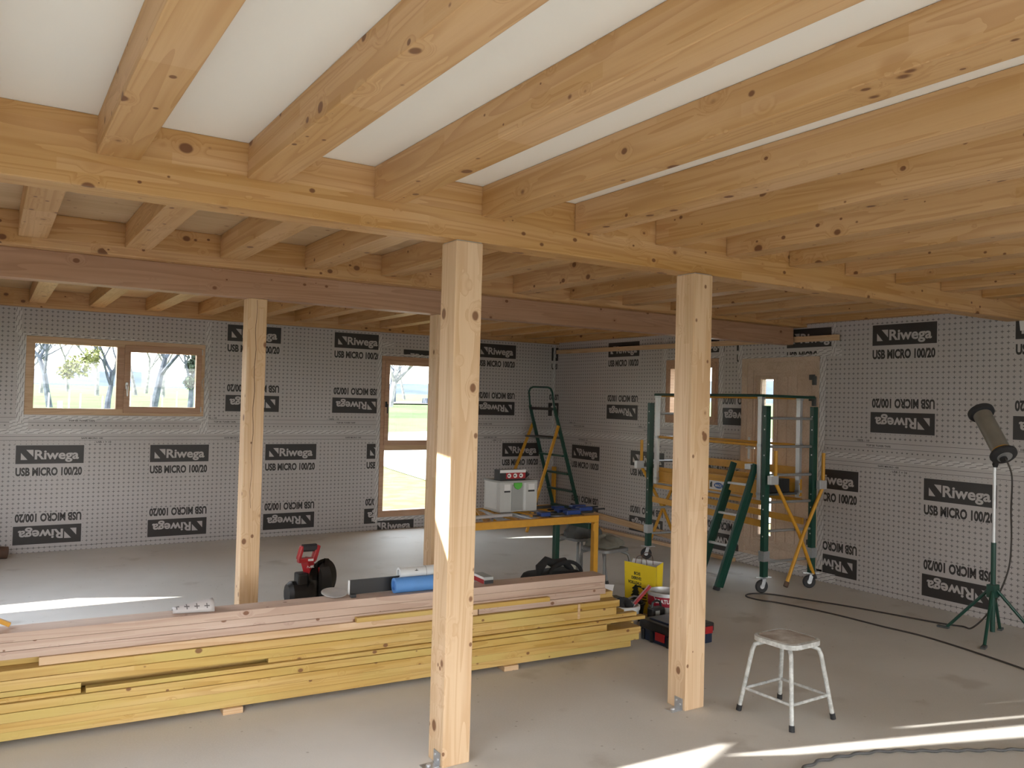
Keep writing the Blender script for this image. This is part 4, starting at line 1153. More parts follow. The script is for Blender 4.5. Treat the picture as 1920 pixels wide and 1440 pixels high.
for a, b in ((3.515, 3.57), (3.745, 3.805)):
    mb = MB(); mb.box((a, cy0-0.003, cz1-0.075), (b, cy0+0.001, cz1-0.028)); q = mb.build('label_plate', M['paper'], t)
    mb = MB(); mb.box((a, cy0-0.004, cz1-0.092), (b, cy0+0.001, cz1-0.080)); mb.build('label_stripe', M['black'], q)
mb = MB(); mb.box((3.700, cy0-0.004, cz0+0.01), (3.722, cy0+0.001, cz1-0.02)); mb.build('rib', M['whiteplastic'], t, bevel=0.001)
mb = MB(); mb.box((cx0-0.005, cy0+0.05, cz0+0.02), (cx0+0.001, cy1-0.03, cz1-0.02)); mb.build('side_panel', M['whiteplastic'], t, bevel=0.002)
# battery tool carton on the case
t = empty('tool_carton', (3.62, 5.72, cz1)); tag(t, 'red, black and white tool carton lying on the grey tool case', 'carton')
mb = MB(); mb.box((3.49, 5.67, cz1+0.001), (3.735, 5.76, cz1+0.085)); mb.build('box', M['black'], t, bevel=0.002)
mb = MB(); mb.box((3.547, 5.6685, cz1+0.014), (3.734, 5.67, cz1+0.062)); mb.build('red_panel', M['red'], t)
mb = MB(); mb.box((3.489, 5.668, cz1+0.062), (3.736, 5.6695, cz1+0.086)); mb.build('white_band', M['paper'], t)
for i in range(3):
    mb = MB(); mb.cyl((3.577+i*0.057, 5.6685, cz1+0.038), (3.577+i*0.057, 5.6675, cz1+0.038), 0.018, 18); mb.build('picture_disc', M['inkwhite'], t)
    mb = MB(); mb.cbox((3.572+i*0.057, 5.667, cz1+0.038), (0.016, 0.0012, 0.010)); mb.build('picture_tool', M['black'], t)
mb = MB(); mb.lathe([(0.036, 0), (0.034, 0.02), (0.008, 0.062), (0.0, 0.064)], 14, c=(3.737, 5.715, cz1+0.042), rot=Matrix.Rotation(PI/2, 3, 'Y'), cap1=False); tag(mb.build('plastic_cone', M['black'], loc=(3.737, 5.715, cz1+0.042), smooth_=True), 'black pointed plastic piece at the right end of the tool carton', 'nozzle') if False else mb.build('nozzle', M['black'], t, smooth_=True)
# clamps and bars on the bench
def clamp(x0, x1, y, z, label):
    t = empty('bar_clamp', ((x0+x1)/2, y, z)); tag(t, label, 'clamp', None)
    mb = MB(); mb.bar((x0, y, z+0.007), (x1, y+0.02, z+0.007), 0.018, 0.012); mb.build('bar', M['black'], t)
    mb = MB(); mb.box((x0+0.05, y-0.035, z+0.001), (x0+0.14, y+0.03, z+0.034)); mb.build('jaw', M['blue'], t, bevel=0.006)
    mb = MB(); mb.box((x1-0.30, y-0.03, z+0.001), (x1-0.16, y+0.03, z+0.036)); mb.build('grip', M['blue'], t, bevel=0.008)
clamp(3.60, 4.20, 5.34, bz+0.001, 'blue and black bar clamp lying along the front of the bench')
clamp(3.86, 4.42, 5.47, bz+0.001, 'blue and black bar clamp sticking out past the right end of the bench')
clamp(3.92, 4.45, 5.60, bz+0.001, 'rear bar clamp on the bench, beside the step ladder')
for k, (x0, x1, y, lb) in enumerate(((3.86, 4.16, 5.71, 'left thin dark rod on the bench behind the clamps'), (3.88, 4.10, 5.78, 'rear thin dark rod on the bench behind the clamps'))):
    mb = MB(); mb.tube([(x0, y, bz+0.008), (x1, y+0.03, bz+0.008)], 0.007, 8); tag(mb.build('steel_rod', M['darkcloth'], loc=(x0, y, bz)), lb, 'rod')

# black tool bag under the bench
t = empty('tool_bag', (3.63, 5.06, 0)); tag(t, 'black fabric tool bag on the floor under the right end of the bench', 'bag')
mb = MB()
def rbox(mb, c, d, r, rz=0.0, n=4, puff=0.0):
    Rm = Matrix.Rotation(rz, 3, 'Z'); hx, hy = d[0]/2, d[1]/2; rings = []
    for z, k in ((0, 0.93), (0.03, 1.0), (d[2]*0.5, 1.0+puff), (d[2]-0.04, 0.98), (d[2]-0.01, 0.90), (d[2], 0.80)):
        pts = []
        for cx_, cy_, a0 in ((hx-r, hy-r, 0), (-hx+r, hy-r, PI/2), (-hx+r, -hy+r, PI), (hx-r, -hy+r, 1.5*PI)):
            for i in range(n+1): a = a0+PI/2*i/n; pts.append(Vector(((cx_+r*math.cos(a))*k, (cy_+r*math.sin(a))*k, z)))
        rings.append([Rm @ p + Vector(c) for p in pts])
    m_ = len(rings[0]); o = len(mb.v)
    for rg in rings: mb.v += rg
    for i in range(len(rings)-1):
        for k in range(m_): a = o+i*m_+k; b = o+i*m_+(k+1) % m_; mb.f.append((a, b, b+m_, a+m_)); mb.m.append(0)
    mb.f.append(tuple(o+k for k in range(m_))[::-1]); mb.m.append(0); e = o+(len(rings)-1)*m_; mb.f.append(tuple(e+k for k in range(m_))); mb.m.append(0)
rbox(mb, (3.60, 5.06, 0), (0.47, 0.27, 0.385), 0.05, 0.12, puff=0.03); mb.build('body', M['blackcloth'], t, smooth_=True, angle=0.9)
mb = MB(); pts = []
for i in range(15):
    a = PI*i/14; pts.append((3.52 + 0.15*(1-math.cos(a)), 5.00, 0.36 + 0.10*math.sin(a)))
mb.tube(pts, 0.014, 10); mb.build('carry_handle', M['blackcloth'], t, smooth_=True)
mb = MB(); mb.tube([(3.44, 5.02, 0.36), (3.46, 5.03, 0.43), (3.52, 5.04, 0.475), (3.60, 5.05, 0.44), (3.70, 5.06, 0.45), (3.78, 5.07, 0.38)], 0.03, 10, radii=[0.015, 0.035, 0.03, 0.035, 0.03, 0.02]); mb.build('open_flap', M['blackcloth'], t, smooth_=True)
mb = MB(); mb.cbox((3.55, 4.918, 0.245), (0.07, 0.003, 0.028), rot=Matrix.Rotation(0.12, 3, 'Z')); mb.build('badge', M['midgrey'], t)

# ================================================================== STEP LADDER IN THE CORNER
t = empty('step_ladder', (6.2, 9.0, 0)); tag(t, 'green step ladder with amber rear legs standing near the far corner', 'ladder')
La = [Vector(p) for p in ((6.66, 9.295, 0.0), (6.230, 9.295, 1.375), (6.166, 9.295, 1.595), (6.144, 9.295, 1.775))]
Ra = [Vector(p) for p in ((6.655, 8.70, 0.0), (6.215, 8.70, 1.361), (6.146, 8.70, 1.575), (6.11, 8.70, 1.765))]
for P_ in (La, Ra):
    mb = MB(); mb.bar(P_[0], P_[1], 0.022, 0.045, up=(1, 0, 0)); mb.bar(P_[1], P_[2], 0.022, 0.04, up=(1, 0, 0)); mb.build('stile', M['green'], t, bevel=0.002)
mb = MB(); d = Ra[3]-La[3]
mb.tube([La[2], La[3], La[3] + Vector((0, 0, 0.045)) + d*0.06, La[3] + Vector((0, 0, 0.065)) + d*0.18, Ra[3] + Vector((0, 0, 0.065)) - d*0.18, Ra[3] + Vector((0, 0, 0.045)) - d*0.06, Ra[3], Ra[2]], 0.013, 10)
mb.build('hand_rail', M['green'], t, smooth_=True)
def lerp(P_, z):
    for a, b in zip(P_[:-1], P_[1:]):
        if a.z <= z <= b.z: return a + (b-a)*((z-a.z)/(b.z-a.z))
    return P_[-1]
for z in (0.02+0.232, 0.480, 0.708, 0.945):
    a, b = lerp(La, z), lerp(Ra, z); mb = MB(); mb.bar(a + Vector((-0.01,-0.012,0)), b + Vector((-0.01,0.012,0)), 0.075, 0.022); mb.build('step', M['green'], t, bevel=0.002)
a, b = lerp(La, 1.180), lerp(Ra, 1.180); mb = MB(); mb.bar(a + Vector((-0.08,-0.012,0)), b + Vector((-0.08,0.012,0)), 0.24, 0.022); mb.build('platform', M['darkcloth'], t, bevel=0.003)
a, b = lerp(La, 1.553), lerp(Ra, 1.553); mb = MB(); mb.bar(a, b, 0.02, 0.035); mb.build('cross_bar', M['rubber'], t)
for a, b in (((6.237, 9.317, 1.353), (5.66, 9.34, 0)), ((6.205, 8.68, 1.34), (5.76, 8.69, 0))):
    mb = MB(); mb.bar(a, b, 0.022, 0.035, up=(1, 0, 0)); mb.build('rear_leg', M['amber'], t, bevel=0.002)
mb = MB(); mb.bar((5.872, 9.33, 0.5), (5.926, 8.685, 0.5), 0.02, 0.03); mb.build('rear_brace', M['amber'], t)
mb = MB(); mb.bar((6.72, 9.48, 0.0), (6.72, 9.48, 0.74), 0.07, 0.03); tag(mb.build('amber_board', M['amber'], bevel=0.002), 'amber board standing upright in the far corner behind the ladder', 'board')

# ================================================================== ROLLING SCAFFOLD
t = empty('rolling_scaffold', (6.2, 5.83, 0)); tag(t, 'green and amber rolling scaffold tower in front of the door', 'scaffold')
FL, NL, NR, FR = (5.985, 6.68), (5.87, 5.025), (6.44, 4.965), (6.545, 6.62)
def caster(par, x, y, a):
    """swivel fork, wheel and axle; wheel touches the floor"""
    d = Vector((math.cos(a), math.sin(a), 0)); s = Vector((-d.y, d.x, 0)); c = Vector((x, y, 0.058)) + d*0.018
    w_ = MB(); Q = Vector((0, 0, 1)).rotation_difference(s).to_matrix()
    w_.lathe([(0.022, -0.014), (0.052, -0.014), (0.058, -0.008), (0.058, 0.008), (0.052, 0.014), (0.022, 0.014)], 24, c=c, rot=Q)
    wo_ = w_.build('caster', M['rubber'], par, smooth_=True, angle=0.7)
    h = MB(); h.lathe([(0.021, -0.0155), (0.021, 0.0155)], 14, c=c, rot=Q); h.build('hub', M['alu'], wo_)
    f_ = MB()
    for q in (-1, 1): f_.bar(c + s*0.020*q, Vector((x, y, 0.126)) + s*0.020*q, 0.004, 0.034, up=tuple(d))
    f_.cbox((x, y, 0.129), (0.05, 0.05, 0.006)); f_.build('fork', M['steel'], wo_)
    b_ = MB(); b_.bar(Vector((x, y, 0.136)) - d*0.075, Vector((x, y, 0.136)) + d*0.075, 0.010, 0.008); b_.bar(Vector((x, y, 0.136)) - s*0.05, Vector((x, y, 0.136)) + s*0.05, 0.010, 0.006); b_.build('brake_lever', M['steel'], wo_)
for (x, y), a in ((FL, 2.4), (NL, 2.8), (NR, 2.6), (FR, 2.2)):
    mb = MB(); mb.box((x-0.030, y-0.022, 0.14), (x+0.030, y+0.022, 1.662)); u_ = mb.build('upright', M['green'], t, bevel=0.003)
    for z in (1.57, 1.45, 1.22, 0.86, 0.74, 0.50, 0.36):
        q = MB(); q.cyl((x-0.0310, y-0.004, z), (x-0.0300, y-0.004, z), 0.007, 8); q.build('pin_hole', M['alu'], u_)
    mb = MB(); mb.box((x-0.040, y-0.034, 0.28), (x+0.034, y+0.032, 0.37)); mb.build('bracket', M['steel'], u_, bevel=0.002)
    caster(t, x, y, a)
for x, y in ((5.985, 6.575), (5.875, 5.095), (6.425, 5.115), (6.53, 6.52)):
    mb = MB(); mb.box((x-0.018, y-0.022, 0.815), (x+0.018, y+0.022, 1.742)); g_ = mb.build('guard_post', M['alu'], t, bevel=0.003)
    for z in (0.87, 1.305, 1.73):
        q = MB(); q.box((x-0.024, y-0.027, z-0.012), (x+0.022, y+0.022, z+0.012)); q.build('clip', M['steel'], g_)
def tb(name, a, b, r, m_, par=None): 
    mb = MB(); mb.tube([a, b], r, 10); return mb.build(name, M[m_], par or t, smooth_=True)
tb('guard_rail', (5.965, 6.60, 1.752), (5.865, 5.06, 1.752), 0.013, 'green')
tb('guard_rail', (5.865, 5.06, 1.752), (6.47, 4.985, 1.748), 0.013, 'green')
tb('guard_rail', (6.545, 6.56, 1.742), (6.42, 5.09, 1.742), 0.012, 'amber')
tb('guard_rail', (5.985, 6.58, 1.742), (6.54, 6.56, 1.742), 0.012, 'amber')
tb('guard_rail', (6.00, 6.58, 1.305), (5.89, 5.09, 1.305), 0.014, 'amber')
tb('guard_rail', (6.53, 6.54, 1.300), (6.43, 5.12, 1.300), 0.012, 'amber')
for z in (1.552, 1.297, 1.042, 0.800, 0.545, 0.272):
    tb('rung', (NL[0], NL[1], z), (NR[0], NR[1], z), 0.0125, 'steel'); tb('rung', (FL[0], FL[1], z), (FR[0], FR[1], z), 0.0125, 'steel')
# platform: side beams, toe boards, deck
for x0, x1 in ((5.985, 5.915), (6.50, 6.40)):
    mb = MB(); mb.bar((x0+0.035, 6.62, 0.905), (x1+0.035, 5.09, 0.905), 0.022, 0.160); mb.build('side_beam', M['amber'], t, bevel=0.002)
    mb = MB(); mb.bar((x0+0.018, 6.62, 0.94), (x1+0.018, 5.09, 0.94), 0.012, 0.014); mb.bar((x0+0.018, 6.62, 0.832), (x1+0.018, 5.09, 0.832), 0.012, 0.014); mb.build('flange', M['amber'], t)
mb = MB(); mb.bar((6.53, 6.60, 1.055), (6.46, 5.12, 1.055), 0.016, 0.075); mb.build('toe_board', M['amber'], t)
mb = MB(); mb.bar((6.255, 6.60, 0.85), (6.185, 5.12, 0.85), 0.45, 0.018); mb.build('deck', M['darkcloth'], t)
for x0, x1 in ((5.985, 5.905), (6.50, 6.42)):
    mb = MB(); mb.bar((x0, 6.62, 0.645), (x1, 5.05, 0.600), 0.022, 0.060); mb.build('lower_beam', M['amber'], t, bevel=0.002)
    mb = MB(); mb.bar((x0+0.02, 6.62, 0.785), (x1+0.02, 5.09, 0.785), 0.030, 0.035); mb.build('hook_rail', M['amber'], t)
def brace(y, flip=1):
    for pts, mm in ((((5.905, 1.265), (5.905, 0.985), (6.235, 0.515), (6.455, 0.115)), 0), (((6.515, 1.24), (6.515, 0.93), (6.255, 0.515), (6.035, 0.085)), 1)):
        off = 0.0 if mm == 0 else -0.034
        if flip < 0: off = -off
        mb = MB(); mb.tube([(x, y+off, z) for x, z in pts], 0.0165, 12); b_ = mb.build('brace', M['amber'], t, smooth_=True)
        x, z = pts[-1]; x2, z2 = pts[-2]; d = Vector((x-x2, 0, z-z2)).normalized()
        mb = MB(); p = Vector((x, y+off, z)); mb.tube([p - d*0.02, p + d*0.026], 0.021, 12); mb.build('foot_cap', M['brown'] if mm else M['rubber'], b_, smooth_=True)
        x, z = pts[1]
        mb = MB(); mb.cbox((x+(-0.03 if mm == 0 else -0.02), y+off, z+0.02), (0.10, 0.042, 0.078)); mb.build('clamp', M['alu'], b_, bevel=0.004)
brace(4.945); brace(6.725, -1)
mb = MB(); mb.box((6.02, 5.16, 0.862), (6.36, 5.30, 0.985)); tag(mb.build('black_case', M['black'], bevel=0.006), 'black box standing on the near end of the scaffold platform', 'case')
# maker's sticker on the side beam
st = empty('sticker', (5.945, 5.70, 0.86)); st.parent = t; st.location = Vector((5.945, 5.70, 0.86)) - Vector(t.location); 
C.objects.unlink(st); bpy.data.objects.remove(st)
mb = MB()
def onbeam(h, z, o): y = 5.80 - h; return Vector((5.985 - 0.07*(6.62-y)/1.53 + 0.035 - 0.012 - o, y, z))
mb.add([onbeam(0, 0.832, 0.0015), onbeam(0.20, 0.832, 0.0015), onbeam(0.20, 0.925, 0.0015), onbeam(0, 0.925, 0.0015)], [(0,1,2,3)], 0)
el = [(0.128 + 0.062*math.cos(2*PI*k/24), 0.882 + 0.028*math.sin(2*PI*k/24)) for k in range(24)]
mb.add([onbeam(h, z, 0.0022) for h, z in el], [tuple(range(24))], 1)
tt = text_mb('MACC', 0.024, 0.088, bold=0.03)
o_ = len(mb.v); mb.v += [onbeam(0.084 + v.x, 0.870 + v.y, 0.0030) for v in tt.v]
for f_ in tt.f: mb.f.append(tuple(o_+i for i in f_)); mb.m.append(2)
for a in ((0.012, 0.86, 0.03, 0.04), (0.02, 0.895, 0.022, 0.018)):
    mb.add([onbeam(a[0], a[1], 0.0022), onbeam(a[0]+a[2], a[1], 0.0022), onbeam(a[0]+a[2], a[1]+a[3], 0.0022), onbeam(a[0], a[1]+a[3], 0.0022)], [(0,1,2,3)], 3)
mb.build('sticker', [M['paper'], M['inkblue'], M['inkwhite'], M['inkblack']], t, recalc=False)

# ladder leaning on the platform
t = empty('leaning_ladder', (5.70, 5.35, 0)); tag(t, 'two-part green ladder leaning against the scaffold platform', 'ladder')
for ft, tp in (((5.545, 5.275, 0.012), (5.872, 5.140, 1.13)), ((5.545, 5.535, 0.012), (5.872, 5.400, 1.13))):
    ft = Vector(ft); tp = Vector(tp); d = tp-ft
    mb = MB(); mb.bar(ft, tp, 0.028, 0.060, up=(1, 0, 0)); s_ = mb.build('stile', M['green'], t, bevel=0.004)
    mb = MB(); mb.bar(ft + d*0.02 + Vector((0.04, 0, -0.01)), ft + d*0.78 + Vector((0.04, 0, -0.01)), 0.030, 0.048, up=(1, 0, 0)); mb.build('inner_stile', M['green'], t, bevel=0.004)
    mb = MB(); mb.bar(ft - d*0.008, ft + d*0.02, 0.032, 0.062, up=(1, 0, 0)); mb.build('foot_cap', M['rubber'], s_, bevel=0.003)
for k in range(4):
    u_ = 0.10 + 0.244*k; a = Vector((5.545, 5.275, 0.012)) + Vector((0.327, -0.135, 1.118))*u_; b = a + Vector((0, 0.26, 0)); mb = MB(); mb.bar(a, b, 0.030, 0.020); mb.build('rung', M['alu'], t, bevel=0.003)
mb = MB(); mb.cbox((5.86, 5.20, 1.105), (0.06, 0.07, 0.05)); mb.build('hook', M['steel'], t, bevel=0.004)

# ================================================================== BATTENS ALONG THE RIGHT WALL
def batten(a, b, wd, ht, label, mat='batten', name='wooden_batten'):
    return tag(member(name, a, b, wd, ht, M[mat], bev=0.002), label, 'batten')
batten((6.735, 9.50, 2.345), (6.735, 4.93, 2.322), 0.028, 0.055, 'long thin batten fixed high on the right wall above the door')
batten((6.735, 9.0, 0.205), (6.735, 6.80, 0.115), 0.030, 0.075, 'board leaning low along the right wall, slanting down towards the scaffold')
batten((6.735, 9.40, 0.020), (6.735, 6.17, 0.020), 0.060, 0.038, 'batten lying on the floor at the foot of the right wall')

# ================================================================== PAPER BAG, BUCKETS, TOOL BOX
t = empty('paper_bag', (4.47, 5.03, 0)); bag_rz = -1.05; t.rotation_euler = (0, 0, bag_rz); tag(t, 'yellow paper carrier bag with printed fir tree on the floor beside the middle post', 'bag')
w_, d_, h_ = 0.255, 0.17, 0.385
mb = MB(); T_ = 0.002
top = [(-w_/2-0.008, -d_/2, h_+0.01), (w_/2, -d_/2-0.006, h_-0.012), (w_/2+0.004, d_/2, h_), (-w_/2, d_/2+0.006, h_+0.004)]
bot = [(-w_/2+0.006, -d_/2, 0.001), (w_/2-0.004, -d_/2, 0.001), (w_/2-0.004, d_/2, 0.001), (-w_/2+0.006, d_/2, 0.001)]
mb.add(bot + top, [(0, 1, 5, 4), (2, 3, 7, 6), (3, 2, 1, 0)], 0)
mb.add([bot[1], top[1], ((w_/2)-0.02, 0, h_-0.02), (w_/2-0.004, 0, 0.001), bot[2], top[2]], [(0, 3, 2, 1), (3, 4, 5, 2)], 0)
mb.add([bot[3], top[3], (-(w_/2)+0.02, 0, h_-0.01), (-w_/2+0.006, 0, 0.001), bot[0], top[0]], [(0, 3, 2, 1), (3, 4, 5, 2)], 0)
body = mb.build('bag_body', [M['yellowpaper'], M['paper']], t, local=True, recalc=False)
md = body.modifiers.new('t', 'SOLIDIFY'); md.thickness = 0.0015; md.offset = -1; md.material_offset = 1
for y in (-d_/2+0.008, d_/2-0.008):
    mb = MB(); pts = []
    for i in range(17):
        a = PI*i/16; pts.append((-0.048*math.cos(a)*1.0, y, h_-0.03 + 0.095*math.sin(a)**0.6))
    mb.tube(pts, 0.0028, 6); mb.build('cord_handle', M['brown'], t, local=True, smooth_=True)
pr = MB(); FB = lambda x, z, o: Vector((x, -d_/2 - 0.0032 - o, z))
for tx, zz, wd, x0, sk in (('BOIS ET', 0.298, 0.088, -0.052, 0), ('DERIVES DE', 0.263, 0.125, -0.072, 0), ('VOILLEAUCOURT', 0.228, 0.185, -0.100, 0)):
    q = text_mb(tx, 0.023, wd, bold=0.035); o_ = len(pr.v); pr.v += [FB(x0+v.x, zz+v.y - (v.x)*0.10, 0) for v in q.v]
    for f_ in q.f: pr.f.append(tuple(o_+i for i in f_)); pr.m.append(0)
def pf(poly): pr.add([FB(x, z, 0) for x, z in poly], [tuple(range(len(poly)))], 0)
for k in range(4):
    z0_ = 0.10 + 0.028*k; ww = 0.055 - 0.011*k; pf([(-0.035-ww, z0_), (-0.035+ww, z0_), (-0.035+ww*0.35, z0_+0.034), (-0.035-ww*0.35, z0_+0.034)])
pf([(-0.043, 0.082), (-0.027, 0.082), (-0.027, 0.10), (-0.043, 0.10)])
arc = []
for i in range(13): a = PI*0.85 - PI*0.80*i/12; arc.append((-0.012 + 0.062*math.cos(a), 0.165 + 0.050*math.sin(a)))
for i in range(12, -1, -1): a = PI*0.85 - PI*0.80*i/12; arc.append((-0.012 + 0.047*math.cos(a), 0.163 + 0.037*math.sin(a)))
for i in range(12):
    pr.add([FB(*arc[i], 0), FB(*arc[i+1], 0), FB(*arc[24-i], 0), FB(*arc[25-i], 0)], [(0, 1, 2, 3)], 0)
for k in range(4): pf([(0.014, 0.098+0.021*k), (0.058-0.004*k, 0.096+0.021*k), (0.060-0.004*k, 0.106+0.021*k), (0.014, 0.107+0.021*k)])
pr.build('printing', M['inkblack'], t, local=True)

def bucket(c, r0, r1, h, mat, label, wall=0.006, band=None, handle_=True, text=None):
    t = empty('bucket', c); tag(t, label, 'bucket'); x, y, z = c
    mb = MB(); mb.lathe([(0, 0.001), (r0, 0.001), (r0+0.003, 0.006), (r1-0.002, h-0.03), (r1+0.006, h-0.028), (r1+0.006, h-0.002), (r1+0.002, h), (r1-wall, h), (r1-wall-0.002, h-0.02), (r0-wall, 0.012), (0, 0.010)], 36, c=c, cap0=False, cap1=False)
    b_ = mb.build('body', mat, t, smooth_=True)
    if band:
        bb = MB(); z0_, z1_, mm = band; ra = r0 + (r1-r0)*z0_/h + 0.0045; rb = r0 + (r1-r0)*z1_/h + 0.0045
        bb.lathe([(ra, z0_), (rb, z1_)], 36, c=c, cap0=False, cap1=False); bo = bb.build('label_band', mm, t, smooth_=True)
        if text:
            q = text_mb(text, 0.030, 0.15, bold=0.03); tm = MB(); rr_ = rb + 0.001; zc_ = z1_ - 0.052; a0 = math.atan2(-y, -x) - 0.62
            for v in q.v:
                a = a0 + v.x/rr_; tm.v.append(Vector((x + rr_*math.cos(a), y + rr_*math.sin(a), zc_ + v.y + z)))
            tm.f = q.f; tm.m = q.m; tm.build('lettering', M['inkwhite'], bo, recalc=False)
    if handle_:
        hh = MB(); pts = []
        for i in range(13):
            a = PI*i/12; pts.append((x + (r1+0.008)*math.cos(a), y - 0.02 - 0.05*math.sin(a), z + h-0.02 - 0.10*math.sin(a)))
        hh.tube(pts, 0.0022, 6); hh.build('wire_handle', M['steel'], t, smooth_=True)
    return t
bucket((3.995, 4.70, 0), 0.090, 0.108, 0.175, M['whiteplastic'], 'white plastic bucket of dark odds and ends at the right end of the stack')
bucket((4.40, 4.705, 0), 0.122, 0.128, 0.235, M['alu'], 'dark red and silver paint pot lettered GRATUIT beside the yellow bag', band=(0.135, 0.215, M['darkred']), text='GRATUIT')
mb = MB(); mb.lathe([(0.0, 0.185), (0.1175, 0.185)], 30, c=(4.40, 4.705, 0), cap0=False, cap1=False); mb.lathe([(0.1175, 0.185), (0.1175, 0.18), (0.0, 0.18)], 30, c=(4.40, 4.705, 0), cap0=False, cap1=False)
tag(mb.build('plaster_filling', M['midgrey'], loc=(4.40, 4.705, 0)), 'grey filling inside the paint pot lettered GRATUIT', 'filling')
heap('crumpled_cloth', (3.985, 4.69, 0.095), 0.080, 0.105, 31, M['blackcloth'], 'black folded cloth stuffed in the white bucket', 'cloth', sq=(1.0, 0.9))
t = empty('scraper', (4.03, 4.64, 0.17)); tag(t, 'tool with a broad red handle leaning out of the white bucket', 'tool')
mb = MB(); mb.bar((4.040, 4.645, 0.185), (4.150, 4.600, 0.315), 0.034, 0.020, ch=0.004); mb.build('handle', M['red'], t)
mb = MB(); mb.bar((4.005, 4.662, 0.125), (4.042, 4.644, 0.187), 0.045, 0.004); mb.build('blade', M['steel'], t)
t = empty('paint_tray', (4.02, 4.86, 0)); tag(t, 'black plastic tub behind the white bucket, in front of the yellow bag', 'tub')
mb = MB(); mb.lathe([(0, 0.001), (0.10, 0.001), (0.120, 0.115), (0.130, 0.12), (0.130, 0.13), (0.114, 0.13), (0.092, 0.012), (0, 0.010)], 30, c=(4.215, 4.865, 0), cap0=False, cap1=False, sx=0.8, sy=0.7); mb.build('tub', M['black'], t, smooth_=True)
mb = MB(); mb.tube([(4.125, 4.86, 0.12), (4.15, 4.85, 0.165), (4.215, 4.85, 0.18), (4.28, 4.85, 0.165), (4.305, 4.86, 0.12)], 0.007, 8); mb.build('handle', M['steel'], t, smooth_=True)
t = empty('tool_charger', (4.165, 4.56, 0)); tag(t, 'small black power tool case between the white bucket and the paint pot', 'case')
mb = MB(); mb.box((4.125, 4.535, 0.001), (4.245, 4.60, 0.165)); mb.build('body', M['black'], t, bevel=0.01)
mb = MB(); mb.tube([(4.14, 4.567, 0.16), (4.15, 4.567, 0.20), (4.185, 4.567, 0.212), (4.22, 4.567, 0.20), (4.23, 4.567, 0.16)], 0.009, 8); mb.build('handle', M['black'], t, smooth_=True)
mb = MB(); mb.box((4.150, 4.533, 0.105), (4.19, 4.5355, 0.145)); mb.build('label_plate', M['midgrey'], t)
mb = MB(); mb.box((4.135, 4.533, 0.075), (4.225, 4.5355, 0.090)); mb.build('stripe', M['paper'], t)
# dark blue tool box
t = empty('tool_box', (4.12, 4.285, 0)); tag(t, 'dark blue and black tool box with red latches behind the middle post', 'tool box')
x0, x1, y0, y1 = 3.925, 4.325, 4.125, 4.455
mb = MB(); mb.box((x0+0.01, y0+0.008, 0.001), (x1-0.01, y1-0.008, 0.082)); mb.build('body', M['navy'], t, bevel=0.008)
mb = MB(); mb.box((x0, y0, 0.080), (x1, y1, 0.142)); l_ = mb.build('lid', M['black'], t, bevel=0.012)
mb = MB(); mb.box((x0+0.05, y0+0.05, 0.141), (x1-0.05, y1-0.05, 0.152)); mb.build('lid_panel', M['navy'], l_, bevel=0.004)
for (a, b) in (((x0-0.006, y0+0.07, 0.030), (x0+0.004, y0+0.16, 0.085)), ((x1-0.09, y0-0.006, 0.070), (x1-0.02, y0+0.004, 0.120)), ((x0+0.05, y0-0.006, 0.040), (x0+0.12, y0+0.012, 0.095))):
    mb = MB(); mb.box(a, b); mb.build('latch', M['red'], t, bevel=0.003)
for y in (y0+0.04, y0+0.20, y1-0.04):
    mb = MB(); mb.box((x0-0.004, y-0.012, 0.004), (x0+0.012, y+0.012, 0.078)); mb.build('corner_rib', M['black'], t, bevel=0.003)
tm = MB(); q = text_mb('L', 0.035, 0.02, bold=0.02)
for k in range(3): tm.cbox((x0+0.008, y0+0.025-0.0+0.016*k*0+0.0, 0.03+0.012*k), (0.003, 0.02, 0.006))
# leaflet and grey sheets behind the stack end
t = empty('leaflet', (3.93, 5.02, 0)); tag(t, 'white leaflet with blue corner standing behind the right end of the stack', 'leaflet')
mb = MB(); mb.add([(3.91, 4.955, 0.03), (4.05, 4.965, 0.02), (4.135, 4.995, 0.245), (3.925, 4.995, 0.275)], [(0,1,2,3)]); q = mb.build('sheet', M['paper'], t)
md = q.modifiers.new('t', 'SOLIDIFY'); md.thickness = 0.003
mb = MB(); mb.add([(3.93, 4.992, 0.235), (4.03, 4.992, 0.225), (4.03, 4.994, 0.250), (3.932, 4.996, 0.265)], [(0,1,2,3)]); q = mb.build('blue_print', M['blue'], t)
q.location.y -= 0.006
mb = MB(); mb.tube([(4.02, 4.958, 0.06), (4.04, 4.965, 0.13), (4.06, 4.972, 0.17)], 0.010, 8); mb.build('picture', M['midgrey'], t)
mb = MB()
for k in range(3): mb.box((3.95 + 0.01*k, 5.02+0.01*k, 0.001+0.042*k), (4.29 - 0.01*k, 5.15-0.01*k, 0.042+0.042*k))
tag(mb.build('folded_blanket', M['greycloth'], bevel=0.008), 'grey folded blanket on the floor between the stack and the yellow bag', 'blanket')

